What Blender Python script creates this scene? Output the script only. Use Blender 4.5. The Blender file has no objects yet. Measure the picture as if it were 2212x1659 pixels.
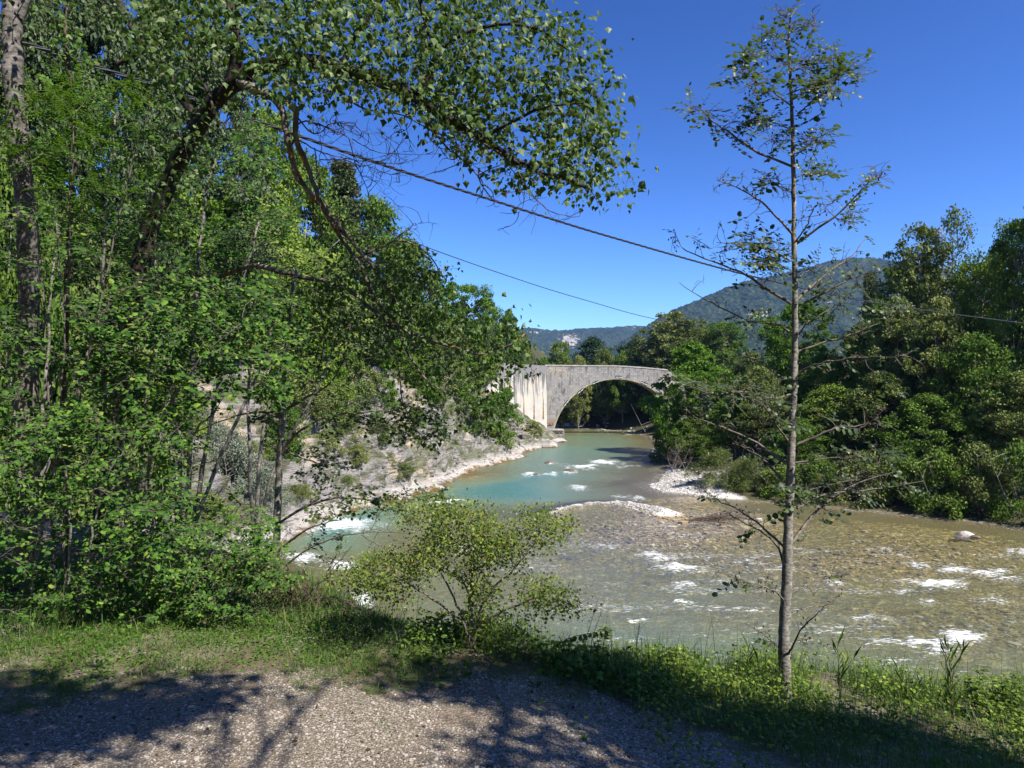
import bpy, math, numpy as np
from mathutils import Vector, Matrix
R = np.random.default_rng(11)
sc = bpy.context.scene
COL = sc.collection
# ------------------------------------------------------------------ camera
F, CX, CY = 1475.0, 1106.0, 829.5
PITCH = math.atan((850-829.5)/F)
CAMZ = 8.4
cP, sP = math.cos(PITCH), math.sin(PITCH)
def at(x, y, Y):
    a = (x-CX)/F; b = -(y-CY)/F
    dy = cP-b*sP; dz = sP+b*cP
    s = Y/dy
    return np.array([a*s, Y, CAMZ+dz*s])
def pix(X, Y, Z):
    X = np.asarray(X, float); Y = np.asarray(Y, float); Z = np.asarray(Z, float)-CAMZ
    f = np.maximum(Y*cP+Z*sP, .01); u = -Y*sP+Z*cP
    return CX+F*X/f, CY-F*u/f
def water_at(x, y, z=0.0):
    a = (x-CX)/F; b = -(y-CY)/F
    dy = cP-b*sP; dz = sP+b*cP
    s = (z-CAMZ)/dz
    return np.array([a*s, dy*s, z])
cam = bpy.data.cameras.new('camera'); cam.sensor_width = 36; cam.lens = F*36/2212
cam.clip_end = 20000; cam.clip_start = .05
camo = bpy.data.objects.new('camera', cam); COL.objects.link(camo)
camo.location = (0, 0, CAMZ); camo.rotation_euler = (math.pi/2+PITCH, 0, 0)
sc.camera = camo
# ------------------------------------------------------------------ noise
def _h(ix, iy, iz, s):
    n = (ix*374761393+iy*668265263+iz*2147483647+s*974634777) & 0xffffffff
    n = ((n ^ (n >> 13))*1274126177) & 0xffffffff
    n = ((n ^ (n >> 16))*2246822519) & 0xffffffff
    return (n & 0xffffff)/float(0xffffff)
def vn(x, y, z=0., s=0):
    x, y, z = np.broadcast_arrays(np.asarray(x, float), np.asarray(y, float), np.asarray(z, float))
    xi = np.floor(x).astype(np.int64); yi = np.floor(y).astype(np.int64); zi = np.floor(z).astype(np.int64)
    fx = x-xi; fy = y-yi; fz = z-zi
    fx = fx*fx*(3-2*fx); fy = fy*fy*(3-2*fy); fz = fz*fz*(3-2*fz)
    def c(a, b, d): return _h(xi+a, yi+b, zi+d, s)
    def l(a, b, t): return a+(b-a)*t
    r0 = l(l(c(0,0,0), c(1,0,0), fx), l(c(0,1,0), c(1,1,0), fx), fy)
    if not np.any(fz): return r0*2-1
    r1 = l(l(c(0,0,1), c(1,0,1), fx), l(c(0,1,1), c(1,1,1), fx), fy)
    return l(r0, r1, fz)*2-1
def fbm(x, y, z=0., o=4, s=0, g=.5):
    t = 0; a = 1; m = 0
    for k in range(o):
        t = t+a*vn(np.asarray(x)*2**k+k*17.3, np.asarray(y)*2**k+k*9.1, np.asarray(z)*2**k+(k*3.7 if np.ndim(z) else 0), s+k); m += a; a *= g
    return t/m
def ridg(x, y, z=0., o=4, s=0):
    t = 0; a = 1; m = 0
    for k in range(o):
        t = t+a*(1-2*np.abs(vn(np.asarray(x)*2**k+k*7.3, np.asarray(y)*2**k+k*3.1, np.asarray(z)*2**k+(k*5.7 if np.ndim(z) else 0), s+k))); m += a; a *= .5
    return t/m
def ss(a, b, x):
    t = np.clip((x-a)/(b-a), 0, 1); return t*t*(3-2*t)
# ------------------------------------------------------------------ object helpers
def tag(o, label=None, cat=None, group=None, kind=None):
    if label: o['label'] = label
    if cat: o['category'] = cat
    if group: o['group'] = group
    if kind: o['kind'] = kind
    return o
def link(o, parent=None):
    COL.objects.link(o)
    if parent is not None: o.parent = parent
    return o
def empty(name, loc=(0, 0, 0), rz=0):
    o = bpy.data.objects.new(name, None); o.location = [float(v) for v in loc]; o.rotation_euler = (0, 0, rz)
    o.empty_display_size = .2
    return link(o)
def mesh(name, V, faces, mat, parent=None, attrs=None, smooth=False, local=None):
    """faces: list of int arrays (n,k), any k"""
    V = np.asarray(V, np.float32)
    if local is not None: V = V-np.asarray(local, np.float32)
    me = bpy.data.meshes.new(name)
    me.vertices.add(len(V)); me.vertices.foreach_set('co', V.ravel())
    fs = [np.asarray(f, np.int32) for f in faces if len(f)]
    loops = np.concatenate([f.ravel() for f in fs]); tot = np.concatenate([np.full(len(f), f.shape[1], np.int32) for f in fs])
    st = np.concatenate([[0], np.cumsum(tot)[:-1]]).astype(np.int32)
    me.loops.add(len(loops)); me.loops.foreach_set('vertex_index', loops)
    me.polygons.add(len(tot)); me.polygons.foreach_set('loop_start', st); me.polygons.foreach_set('loop_total', tot)
    me.polygons.foreach_set('use_smooth', np.full(len(tot), bool(smooth)))
    for k, a in (attrs or {}).items():
        at_ = me.attributes.new(k, 'FLOAT', 'POINT'); at_.data.foreach_set('value', np.asarray(a, np.float32).ravel())
    me.update(calc_edges=True); me.validate()
    for m in (mat if isinstance(mat, list) else [mat]): me.materials.append(m)
    o = bpy.data.objects.new(name, me); link(o, parent)
    return o
class MB:
    def __init__(s): s.V = []; s.F = {3: [], 4: []}; s.n = 0; s.A = []
    def add(s, V, F, a=0.):
        V = np.asarray(V, float); F = np.asarray(F, int)
        s.V.append(V); s.F[F.shape[1]].append(F+s.n); s.A.append(np.broadcast_to(np.asarray(a, float), (len(V),)).copy()); s.n += len(V)
    def tube(s, P, r, n=6, a=0., cap=True):
        P = np.asarray(P, float); m = len(P)
        r = np.broadcast_to(np.asarray(r, float), (m,))
        T = np.gradient(P, axis=0); T /= np.linalg.norm(T, axis=1, keepdims=True)+1e-9
        up = np.array([0, 0, 1.]) if abs(T[0][2]) < .9 else np.array([1., 0, 0])
        U = np.cross(T, up); U /= np.linalg.norm(U, axis=1, keepdims=True)+1e-9
        W = np.cross(T, U)
        th = np.arange(n)*2*math.pi/n
        V = P[:, None]+r[:, None, None]*(np.cos(th)[None, :, None]*U[:, None]+np.sin(th)[None, :, None]*W[:, None])
        V = V.reshape(-1, 3)
        i = np.arange(m-1)[:, None]*n; j = np.arange(n)[None]; j2 = (j+1) % n
        Fq = np.stack([i+j, i+j2, i+n+j2, i+n+j], -1).reshape(-1, 4)
        s.add(V, Fq, a)
        if cap and r[-1] > .004:
            k = s.n-n; c = s.n; s.V.append(P[-1:]); s.A.append(np.array([float(np.mean(a))])); s.n += 1
            s.F[3].append(np.stack([k+np.arange(n), k+(np.arange(n)+1) % n, np.full(n, c)], -1))
    def box(s, c, d, rot=None, a=0.):
        v = np.array([[x, y, z] for x in (-.5, .5) for y in (-.5, .5) for z in (-.5, .5)])*np.array(d)
        if rot is not None: v = v@np.array(rot).T
        f = [[0, 1, 3, 2], [4, 6, 7, 5], [0, 4, 5, 1], [2, 3, 7, 6], [0, 2, 6, 4], [1, 5, 7, 3]]
        s.add(v+np.array(c), f, a)
    def build(s, name, mat, parent=None, smooth=True, local=None, attr='v'):
        V = np.concatenate(s.V); fs = [np.concatenate(s.F[k]) for k in (3, 4) if s.F[k]]
        return mesh(name, V, fs, mat, parent, {attr: np.concatenate(s.A)}, smooth, local)
def spline(P, n):
    """Catmull-Rom resample of a polyline (any dims) to n points"""
    P = np.asarray(P, float)
    if len(P) == 2:
        t = np.linspace(0, 1, n)[:, None]; return P[0]*(1-t)+P[1]*t
    Q = np.vstack([2*P[0]-P[1], P, 2*P[-1]-P[-2]])
    u = np.linspace(0, len(P)-1-1e-6, n); k = u.astype(int); t = (u-k)[:, None]
    a, b, c, d = Q[k], Q[k+1], Q[k+2], Q[k+3]
    return .5*((2*b)+(-a+c)*t+(2*a-5*b+4*c-d)*t*t+(-a+3*b-3*c+d)*t**3)
def unit(v): return v/(np.linalg.norm(v, axis=-1, keepdims=True)+1e-9)
# leaf templates: (verts, faces) in frame (along, side, normal)
LT = {
 'delt': (np.array([[0, 0, 0], [.28, .48, -.07], [.32, 0, .05], [.28, -.48, -.07], [.68, .22, -.1], [.68, -.22, -.1], [1.05, 0, -.16]]),
          np.array([[0, 2, 1], [0, 3, 2], [1, 2, 4], [2, 3, 5], [2, 6, 4], [2, 5, 6]])),
 'oval': (np.array([[0, 0, 0], [.3, .34, -.06], [.4, 0, .04], [.3, -.34, -.06], [.75, .28, -.12], [.75, -.28, -.12], [1, 0, -.16]]),
          np.array([[0, 2, 1], [0, 3, 2], [1, 2, 4], [2, 3, 5], [2, 6, 4], [2, 5, 6]])),
 'kite': (np.array([[0, 0, 0], [.45, .38, .06], [1, 0, 0], [.45, -.38, .06]]), np.array([[0, 3, 2], [0, 2, 1]])),
 'thin': (np.array([[0, 0, 0], [.45, .13, .03], [1, 0, -.1], [.45, -.13, .03]]), np.array([[0, 3, 2], [0, 2, 1]])),
}
def leafmesh(name, P, A, N, L, mat, parent=None, shape='kite', v=None, local=None, wid=1.):
    P = np.asarray(P, float); n = len(P)
    T, Fc = LT[shape]; A = unit(A); S = unit(np.cross(N, A)); N = np.cross(A, S)
    L = np.broadcast_to(np.asarray(L, float), (n,))
    V = P[:, None]+L[:, None, None]*(T[None, :, 0:1]*A[:, None]+wid*T[None, :, 1:2]*S[:, None]+T[None, :, 2:3]*N[:, None])
    k = len(T); Fa = (Fc[None]+(np.arange(n)*k)[:, None, None]).reshape(-1, 3)
    if v is None: v = R.random(n)
    return mesh(name, V.reshape(-1, 3), [Fa], mat, parent, {'v': np.repeat(v, k)}, False, local)
# ------------------------------------------------------------------ materials
def newmat(name):
    m = bpy.data.materials.new(name); m.use_nodes = True
    nt = m.node_tree; nt.nodes.clear()
    return m, nt
class NT:
    def __init__(s, nt): s.nt = nt
    def n(s, t, **k):
        nd = s.nt.nodes.new(t)
        for a, b in k.items():
            if a.startswith('i_'):
                nd.inputs[a[2:].replace('_', ' ')].default_value = b
            else: setattr(nd, a, b)
        return nd
    def l(s, a, b): s.nt.links.new(a, b)
    def noise(s, vec, scale, det=4, rough=.55, dist=0.):
        nd = s.n('ShaderNodeTexNoise'); nd.inputs['Scale'].default_value = scale; nd.inputs['Detail'].default_value = det
        nd.inputs['Roughness'].default_value = rough; nd.inputs['Distortion'].default_value = dist
        if vec is not None: s.l(vec, nd.inputs['Vector'])
        return nd.outputs['Fac']
    def vor(s, vec, scale, feat='F1', out='Distance', rand=1.):
        nd = s.n('ShaderNodeTexVoronoi', feature=feat); nd.inputs['Scale'].default_value = scale; nd.inputs['Randomness'].default_value = rand
        if vec is not None: s.l(vec, nd.inputs['Vector'])
        return nd.outputs[out]
    def ramp(s, fac, stops, interp='LINEAR'):
        nd = s.n('ShaderNodeValToRGB'); cr = nd.color_ramp; cr.interpolation = interp
        while len(cr.elements) < len(stops): cr.elements.new(.5)
        for e, (p, c) in zip(cr.elements, stops):
            e.position = p; e.color = (c, c, c, 1) if np.isscalar(c) else (*c, 1)
        s.l(fac, nd.inputs[0]); return nd.outputs['Color']
    def mix(s, f, a, b, mode='MIX'):
        nd = s.n('ShaderNodeMix', data_type='RGBA', blend_type=mode)
        for i, v in ((0, f), (6, a), (7, b)):
            if hasattr(v, 'is_linked'): s.l(v, nd.inputs[i])
            elif i == 0: nd.inputs[0].default_value = v
            else: nd.inputs[i].default_value = (*v, 1)
        return nd.outputs[2]
    def math(s, op, a, b=None, c=None):
        nd = s.n('ShaderNodeMath', operation=op)
        for i, v in enumerate((a, b, c)):
            if v is None: continue
            if hasattr(v, 'is_linked'): s.l(v, nd.inputs[i])
            else: nd.inputs[i].default_value = v
        return nd.outputs[0]
    def attr(s, name): return s.n('ShaderNodeAttribute', attribute_name=name).outputs['Fac']
    def pos(s): return s.n('ShaderNodeNewGeometry').outputs['Position']
    def obj(s): return s.n('ShaderNodeTexCoord').outputs['Object']
    def mapv(s, vec, scale=(1, 1, 1), rot=(0, 0, 0)):
        nd = s.n('ShaderNodeMapping'); nd.inputs['Scale'].default_value = scale; nd.inputs['Rotation'].default_value = rot
        s.l(vec, nd.inputs['Vector']); return nd.outputs[0]
    def bump(s, h, strength=.5, dist=.02, normal=None):
        nd = s.n('ShaderNodeBump'); nd.inputs['Strength'].default_value = strength; nd.inputs['Distance'].default_value = dist
        s.l(h, nd.inputs['Height'])
        if normal is not None: s.l(normal, nd.inputs['Normal'])
        return nd.outputs[0]
    def pbsdf(s, col, rough=.8, spec=.3, normal=None):
        nd = s.n('ShaderNodeBsdfPrincipled')
        if hasattr(col, 'is_linked'): s.l(col, nd.inputs['Base Color'])
        else: nd.inputs['Base Color'].default_value = (*col, 1)
        if hasattr(rough, 'is_linked'): s.l(rough, nd.inputs['Roughness'])
        else: nd.inputs['Roughness'].default_value = rough
        nd.inputs['Specular IOR Level'].default_value = spec
        if normal is not None: s.l(normal, nd.inputs['Normal'])
        return nd.outputs[0]
    def out(s, sh, disp=None):
        o = s.n('ShaderNodeOutputMaterial'); s.l(sh, o.inputs['Surface']); return o
    def mixs(s, f, a, b):
        nd = s.n('ShaderNodeMixShader')
        if hasattr(f, 'is_linked'): s.l(f, nd.inputs[0])
        else: nd.inputs[0].default_value = f
        s.l(a, nd.inputs[1]); s.l(b, nd.inputs[2]); return nd.outputs[0]
def leaf_mat(name, stops, transl=.35, tcol=(.12, .22, .02), rough=.42, spec=.35):
    m, nt = newmat(name); g = NT(nt)
    col = g.ramp(g.attr('v'), stops)
    info = g.n('ShaderNodeObjectInfo').outputs['Random']
    col = g.mix(1., col, g.ramp(info, [(0, (.72, .80, .75)), (.5, (1., 1., 1.)), (1, (1.4, 1.25, 1.15))] if name.split('_')[0] in ('woodland', 'olive', 'robinia', 'dark', 'pine') else [(0, (.86, .90, .9)), (1, (1.03, 1.03, 1.03))]), 'MULTIPLY')
    d = g.pbsdf(col, rough, spec)
    tr = g.n('ShaderNodeBsdfTranslucent'); tr.inputs['Color'].default_value = (*tcol, 1)
    g.out(g.mixs(transl, d, tr.outputs[0])); return m
def bark_mat(name, c1, c2, scale=8, stretch=.25, bump=.6, dist=.02, lich=None):
    m, nt = newmat(name); g = NT(nt)
    v = g.mapv(g.obj(), (scale, scale, scale*stretch))
    n1 = g.noise(v, 1., 6, .65); n2 = g.noise(g.obj(), scale*.35, 3)
    col = g.mix(g.ramp(n1, [(.35, 0), (.65, 1)]), c1, c2)
    col = g.mix(g.ramp(n2, [(.55, 0), (.68, .5)]), col, tuple(min(1, x*1.7) for x in c2))
    if lich: col = g.mix(g.ramp(g.noise(g.obj(), 9, 3), [(.6, 0), (.66, 1)]), col, lich)
    g.out(g.pbsdf(col, .9, .15, g.bump(n1, bump, dist))); return m
def simple_mat(name, c, rough=.7, spec=.3, var=.15, scale=10):
    m, nt = newmat(name); g = NT(nt)
    n = g.noise(g.obj(), scale, 4)
    col = g.mix(g.ramp(n, [(.3, 0), (.7, 1)]), tuple(x*(1-var) for x in c), tuple(min(1, x*(1+var)) for x in c))
    g.out(g.pbsdf(col, rough, spec)); return m
M = {}
M['poplar'] = leaf_mat('poplar_leaf', [(0, (.024, .050, .008)), (.5, (.055, .105, .018)), (.85, (.115, .165, .055)), (1, (.19, .23, .10))], .2, (.14, .25, .02), .5, .2)
M['hazel'] = leaf_mat('hazel_leaf', [(0, (.012, .040, .005)), (.4, (.036, .100, .012)), (.85, (.080, .168, .020)), (1, (.16, .23, .03))], .23, (.09, .24, .015), .55, .14)
M['light'] = leaf_mat('light_leaf', [(0, (.035, .09, .012)), (.6, (.075, .155, .02)), (1, (.14, .23, .035))], .35, (.14, .27, .02), .55, .15)
M['alder'] = leaf_mat('alder_leaf', [(0, (.020, .040, .008)), (.6, (.040, .072, .015)), (1, (.08, .11, .03))], .25, (.12, .2, .03), .45, .35)
M['thorn'] = leaf_mat('thorn_leaf', [(0, (.05, .085, .012)), (.5, (.12, .175, .022)), (.94, (.20, .26, .035)), (1, (.24, .13, .03))], .3, (.2, .25, .03), .5, .3)
M['mid'] = leaf_mat('woodland_leaf', [(0, (.036, .075, .011)), (.5, (.092, .155, .023)), (1, (.17, .24, .04))], .2, (.12, .24, .02), .6, .12)
M['olive'] = leaf_mat('olive_leaf', [(0, (.055, .078, .020)), (.5, (.12, .155, .042)), (1, (.20, .24, .075))], .2, (.18, .24, .04), .6, .12)
M['robinia'] = leaf_mat('robinia_leaf', [(0, (.036, .085, .010)), (.6, (.080, .165, .016)), (1, (.135, .22, .03))], .32, (.14, .26, .02), .6, .12)
M['dark'] = leaf_mat('dark_shade_leaf', [(0, (.010, .028, .010)), (.6, (.020, .050, .016)), (1, (.035, .075, .022))], .12, (.04, .08, .02), .5, .3)  # dark green stands in for the hill's shade on the wood behind the arch
M['pine'] = leaf_mat('pine_needle', [(0, (.030, .050, .018)), (.6, (.062, .092, .032)), (1, (.12, .15, .055))], .1, (.06, .09, .02), .55, .3)
M['grey'] = leaf_mat('grey_leaf', [(0, (.09, .115, .08)), (.6, (.16, .19, .135)), (1, (.24, .27, .20))], .15, (.12, .15, .08), .6, .2)
M['dry'] = leaf_mat('dry_leaf', [(0, (.035, .022, .012)), (.6, (.07, .045, .025)), (1, (.13, .09, .05))], .1, (.1, .06, .02), .8, .1)
M['grass'] = leaf_mat('grass_blade', [(0, (.025, .065, .010)), (.6, (.055, .120, .018)), (.85, (.11, .165, .032)), (1, (.30, .27, .11))], .3, (.12, .24, .03), .5, .3)
M['bark_dark'] = bark_mat('dark_bark', (.012, .010, .008), (.06, .05, .04), 22, .22, 1., .03)
M['bark_lichen'] = bark_mat('lichened_bark', (.07, .055, .045), (.22, .19, .165), 14, .3, .8, .02, (.45, .20, .03))
M['bark_pale'] = bark_mat('pale_bark', (.04, .036, .032), (.20, .185, .165), 16, 1.8, .8, .015)
M['bark_alder'] = bark_mat('grey_bark', (.06, .055, .045), (.27, .255, .225), 26, 2.2, .7, .008)
M['bark_far'] = bark_mat('distant_bark', (.10, .09, .075), (.26, .24, .21), 3, .3, .3, .02)
M['twig'] = simple_mat('twig_bark', (.085, .065, .052), .85, .2, .4, 20)
M['twig_pale'] = simple_mat('pale_twig', (.13, .112, .095), .85, .15, .45, 25)
# ------------------------------------------------------------------ terrain functions
LSH = np.array([(-3000, 20), (-60, 24), (-22, 26), (-15.5, 29), (-13.5, 36.4), (-13.4, 43.5), (-11.6, 49.6), (-9.0, 54.3), (-6.8, 60), (-5.9, 68), (-5.2, 74), (-3.0, 79),
                (-1.4, 83), (.6, 91.8), (2.6, 100), (4.5, 107), (7.6, 117), (9.3, 127), (9.6, 134), (9.0, 145), (3, 154), (-20, 166), (-80, 176), (-3000, 180)], float)
RSH = np.array([(6000, 6000), (6000, -50), (200, 20), (100, 30), (60, 36), (34, 41.5), (29.5, 45.5), (25.5, 48.7), (21, 52.5), (16, 54.8), (12.9, 58), (12.4, 62.5), (14.5, 66), (16.3, 73), (19, 84),
                (22, 97), (26.5, 118), (27.4, 137.7), (26.5, 152), (18, 172), (2, 182), (-60, 196), (-3000, 205), (-6000, 6000)], float)
def sdist(X, Y, P):
    """signed distance, positive inside polygon"""
    X = np.asarray(X, float); Y = np.asarray(Y, float)
    d2 = np.full(X.shape, 1e18); ins = np.zeros(X.shape, bool)
    for i in range(len(P)):
        a = P[i]; b = P[(i+1) % len(P)]
        e = b-a; L = e@e
        t = np.clip(((X-a[0])*e[0]+(Y-a[1])*e[1])/L, 0, 1)
        d2 = np.minimum(d2, (X-a[0]-t*e[0])**2+(Y-a[1]-t*e[1])**2)
        c = (a[1] > Y) != (b[1] > Y)
        with np.errstate(divide='ignore', invalid='ignore'):
            xx = a[0]+(Y-a[1])*e[0]/(e[1] if e[1] else 1e-9)
        ins ^= c & (X < xx)
    return np.where(ins, 1, -1)*np.sqrt(d2)
LIPX = [-60, -25, -16, -11, -7, -4, -2, -1, .3, 1.5, 3, 4.3, 7, 12, 40, 200]
LIPY = [16, 15, 13.5, 12, 10, 8.6, 6.6, 5.6, 5.1, 5.7, 6.0, 5.9, 6.4, 7.5, 8, 8]
def lip(X): return np.interp(X, LIPX, LIPY)
def near_h(X, Y):
    D = np.interp(X, [-6, -1, 0, 1.6, 4.3, 8], [.15, .22, .28, .72, 1.08, 1.25])
    L = lip(X)+.25*vn(X*1.3, X*0+3.3, s=5)
    z = 6.72-D*ss(1.8, 5.4, Y)
    z = z+.05*fbm(X*.8, Y*.8, s=3)+.018*fbm(X*4, Y*4, s=4)
    e = Y-L
    return z-.98*np.where(e > .5, e-.25, np.where(e > 0, e*e*.5, 0))
def left_h(d, X, Y):
    k = ss(84, 100, Y)
    steep = 1.25*(1-k)+.62*k
    z = np.where(d < 1.3, .4*d, .52+steep*(d-1.3))
    z9 = np.where(z > 8.5, 8.5+(z-8.5)*.42, z)
    return np.where(d < 0, .9*d, np.minimum(z9, 75))
def right_h(d, X, Y):
    far = ss(140, 165, Y)*ss(60, 10, X)
    z = np.where(d < 5, .2*d, 1+.35*(d-5)); z = np.where(z > 3.4, 3.4+(z-3.4)*.05, z)
    zf = np.minimum(.75*d, 12+.1*d)
    z = z*(1-far)+zf*far
    # embankment that carries the road off the bridge
    z = z+10*ss(9, 2, np.abs(Y-140.5))*ss(37, 40, X)*(d > 0)
    return np.where(d < 0, .13*d, z)
ISL = np.array([water_at(*p)[:2] for p in [(1188, 1107), (1225, 1094), (1275, 1085), (1330, 1087), (1385, 1097), (1432, 1110)]])
def pdist(X, Y, P):
    d2 = np.full(np.shape(X), 1e18)
    for i in range(len(P)-1):
        a = P[i]; e = P[i+1]-a; t = np.clip(((X-a[0])*e[0]+(Y-a[1])*e[1])/(e@e), 0, 1)
        d2 = np.minimum(d2, (X-a[0]-t*e[0])**2+(Y-a[1]-t*e[1])**2)
    return np.sqrt(d2)
DEEP = [(700, 1150, 110, 45, .9), (800, 1110, 130, 30, .7), (1080, 1065, 190, 26, 1.0), (1180, 1040, 120, 28, .7), (1260, 975, 190, 26, .6), (1300, 945, 150, 10, .3), (1150, 1000, 90, 25, .3), (1250, 1400, 420, 90, .28), (1700, 1440, 500, 50, .18), (900, 1250, 150, 60, .15),
        (1430, 1150, 170, 35, -.42), (1030, 1028, 75, 12, -.4), (1950, 1190, 330, 60, -.28), (1560, 1120, 150, 26, -.35), (1480, 1075, 110, 14, -.4), (2150, 1330, 160, 70, -.15), (1250, 915, 60, 8, -.25), (1430, 972, 60, 14, -.2)]
def bed_h(X, Y):
    px, py = pix(X, Y, 0*X)
    d = .5+0*X
    for a, b, w, h, k in DEEP: d = d+k*np.exp(-((px-a)/w)**2-((py-b)/h)**2)
    d = np.clip(d, .1, 1.8)
    z = -d+.16*fbm(X*.35, Y*.35, s=21)+.09*fbm(X*1.5, Y*1.5, s=22)*np.clip(d*2, .3, 1)
    di = pdist(X, Y, ISL)
    z = z+.50*np.exp(-(di/.95)**2)+.12*np.exp(-(di/3)**2)
    return np.minimum(z, .38)
def H(X, Y, lower=False):
    X = np.asarray(X, float); Y = np.asarray(Y, float)
    wob = 1.1*fbm(X*.22, Y*.22, s=31)+.35*fbm(X*.9, Y*.9, s=32)
    near = np.where(Y < 26, near_h(X, Y), -50.)
    dl = sdist(X, Y, LSH)+wob*ss(10, 20, Y); dr = sdist(X, Y, RSH)+wob*.6
    l = left_h(dl, X, Y)
    rough = fbm(X*.25, Y*.25, s=41)*.8*ss(1, 6, dl)+ridg(X*.5, Y*.5, o=4, s=42)*.5*ss(0, 3, dl)
    l = l+rough
    if lower: l = l-1.2*ss(-.5, 1.2, dl)*ss(12.5, 9, dl)*ss(110, 104, Y)*ss(27, 31, Y)
    r = right_h(dr, X, Y)+.12*fbm(X*.6, Y*.6, s=43)*ss(0, 2, dr)
    b = bed_h(X, Y)
    z = np.maximum(np.maximum(near, l), np.maximum(r, b))
    c = np.argmax(np.stack([near, l, r, b]), axis=0)
    return z, c, dl, dr
def gz(x, y): return float(H(np.array([x]), np.array([y]))[0][0])
def hit(px, py, y0=4., y1=260.):
    Ys = y0*(y1/y0)**np.linspace(0, 1, 900)
    P = np.array([at(px, py, 1.)]); d = P[0]-np.array([0, 0, CAMZ])
    X = d[0]*Ys; Z = CAMZ+d[2]*Ys
    h = H(X, Ys)[0]; k = np.argmax(h > Z)
    return np.array([X[k], Ys[k], h[k]])
# ------------------------------------------------------------------ setting materials
def ground_mats():
    # gravel path
    m, nt = newmat('gravel'); g = NT(nt); p = g.pos()
    vc = g.vor(p, 62, out='Color'); vd = g.vor(p, 62)
    sep = g.n('ShaderNodeSeparateColor'); g.l(vc, sep.inputs[0])
    st = g.ramp(sep.outputs[0], [(0, (.14, .122, .095)), (.5, (.25, .225, .185)), (1, (.40, .365, .305))])
    dirt = g.mix(g.noise(p, 30, 5), (.10, .075, .052), (.19, .15, .11))
    big = g.ramp(g.noise(p, 1.6, 4, .6), [(.36, 0), (.62, 1)])
    f = g.math('MULTIPLY', g.ramp(vd, [(.42, 1), (.62, 0)]), g.math('ADD', .3, g.math('MULTIPLY', big, .6)))
    col = g.mix(f, dirt, st)
    hgt = g.math('ADD', g.math('MULTIPLY', vd, -1.), g.math('MULTIPLY', g.noise(p, 120, 3), .3))
    g.out(g.pbsdf(col, .9, .2, g.bump(hgt, .9, .012))); M['gravel'] = m
    # grassy soil
    m, nt = newmat('soil'); g = NT(nt); p = g.pos()
    a = g.mix(g.noise(p, 25, 5), (.06, .05, .03), (.17, .14, .095))
    vc = g.vor(p, 62, out='Color'); vd = g.vor(p, 62); sep = g.n('ShaderNodeSeparateColor'); g.l(vc, sep.inputs[0])
    st = g.ramp(sep.outputs[0], [(0, (.14, .122, .095)), (.5, (.25, .225, .185)), (1, (.40, .365, .305))])
    f = g.math('MULTIPLY', g.ramp(vd, [(.42, 1), (.62, 0)]), g.ramp(g.noise(p, 2.2, 4, .6), [(.42, 0), (.6, 1)]))
    a = g.mix(f, a, st)
    b = g.mix(g.noise(p, 60, 5), (.04, .06, .015), (.10, .13, .035))
    col = g.mix(g.ramp(g.noise(p, 5, 6, .7), [(.46, 0), (.62, .8)]), a, b)
    g.out(g.pbsdf(col, .95, .1, g.bump(g.noise(p, 90, 5), .8, .01))); M['soil'] = m
    # woodland floor
    m, nt = newmat('woodland_floor'); g = NT(nt); p = g.pos()
    col = g.mix(g.ramp(g.noise(p, .8, 6), [(.35, 0), (.65, 1)]), (.045, .05, .02), (.15, .14, .09))
    col = g.mix(g.ramp(g.noise(p, .45, 5), [(.55, 0), (.66, 1)]), col, (.26, .245, .21))
    g.out(g.pbsdf(col, .95, .1, g.bump(g.noise(p, 4, 6), .8, .2))); M['floor'] = m
    # limestone cliff: tilted beds, grey-lilac marl and cream limestone
    m, nt = newmat('limestone'); g = NT(nt); p = g.pos()
    w = g.mapv(p, (.35, .35, 1.6), (math.radians(38), math.radians(-32), 0))
    beds = g.noise(w, 1.4, 6, .6, .6)
    grey = g.mix(g.noise(p, 1.8, 7, .75), (.17, .16, .155), (.42, .40, .385))
    cream = g.mix(g.noise(p, 3, 5), (.38, .29, .18), (.56, .49, .38))
    col = g.mix(g.ramp(g.noise(p, .22, 4), [(.53, 0), (.62, .9)]), grey, cream)
    ck = g.vor(w, .55, 'DISTANCE_TO_EDGE')
    col = g.mix(g.ramp(ck, [(0, .4), (.06, 0)]), col, (.12, .11, .10))
    col = g.mix(g.ramp(beds, [(.38, .85), (.47, 0)]), col, (.11, .10, .09))
    sepz = g.n('ShaderNodeSeparateXYZ'); g.l(p, sepz.inputs[0])
    zz = g.math('ADD', sepz.outputs[2], g.math('MULTIPLY', g.math('SUBTRACT', g.noise(p, .8, 4), .5), 1.1))
    col = g.mix(g.ramp(zz, [(.35, .8), (1.3, 0)]), col, (.47, .445, .41))
    col = g.mix(g.ramp(zz, [(.0, 1), (.16, 0)]), col, (.17, .095, .025))
    # green lichen and thin turf on gentle spots
    nz = g.n('ShaderNodeNewGeometry').outputs['Normal']; sn = g.n('ShaderNodeSeparateXYZ'); g.l(nz, sn.inputs[0])
    turf = g.math('MULTIPLY', g.ramp(g.noise(p, .5, 6, .65), [(.46, 0), (.54, 1)]), g.ramp(sepz.outputs[2], [(0., 0), (.5, 0), (1, 1)]))
    col = g.mix(g.math('MULTIPLY', turf, .75), col, (.10, .115, .05))
    hb = g.math('ADD', g.math('ADD', g.noise(w, 4, 8, .7, .4), g.math('MULTIPLY', g.noise(p, 9, 5), .35)), g.ramp(ck, [(0, 0), (.1, .3)]))
    g.out(g.pbsdf(col, .92, .15, g.bump(hb, 1., .35))); M['rock'] = m
    # river bed cobbles
    m, nt = newmat('cobbles'); g = NT(nt); p = g.pos()
    pd = g.n('ShaderNodeVectorMath', operation='ADD'); g.l(p, pd.inputs[0])
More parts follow.
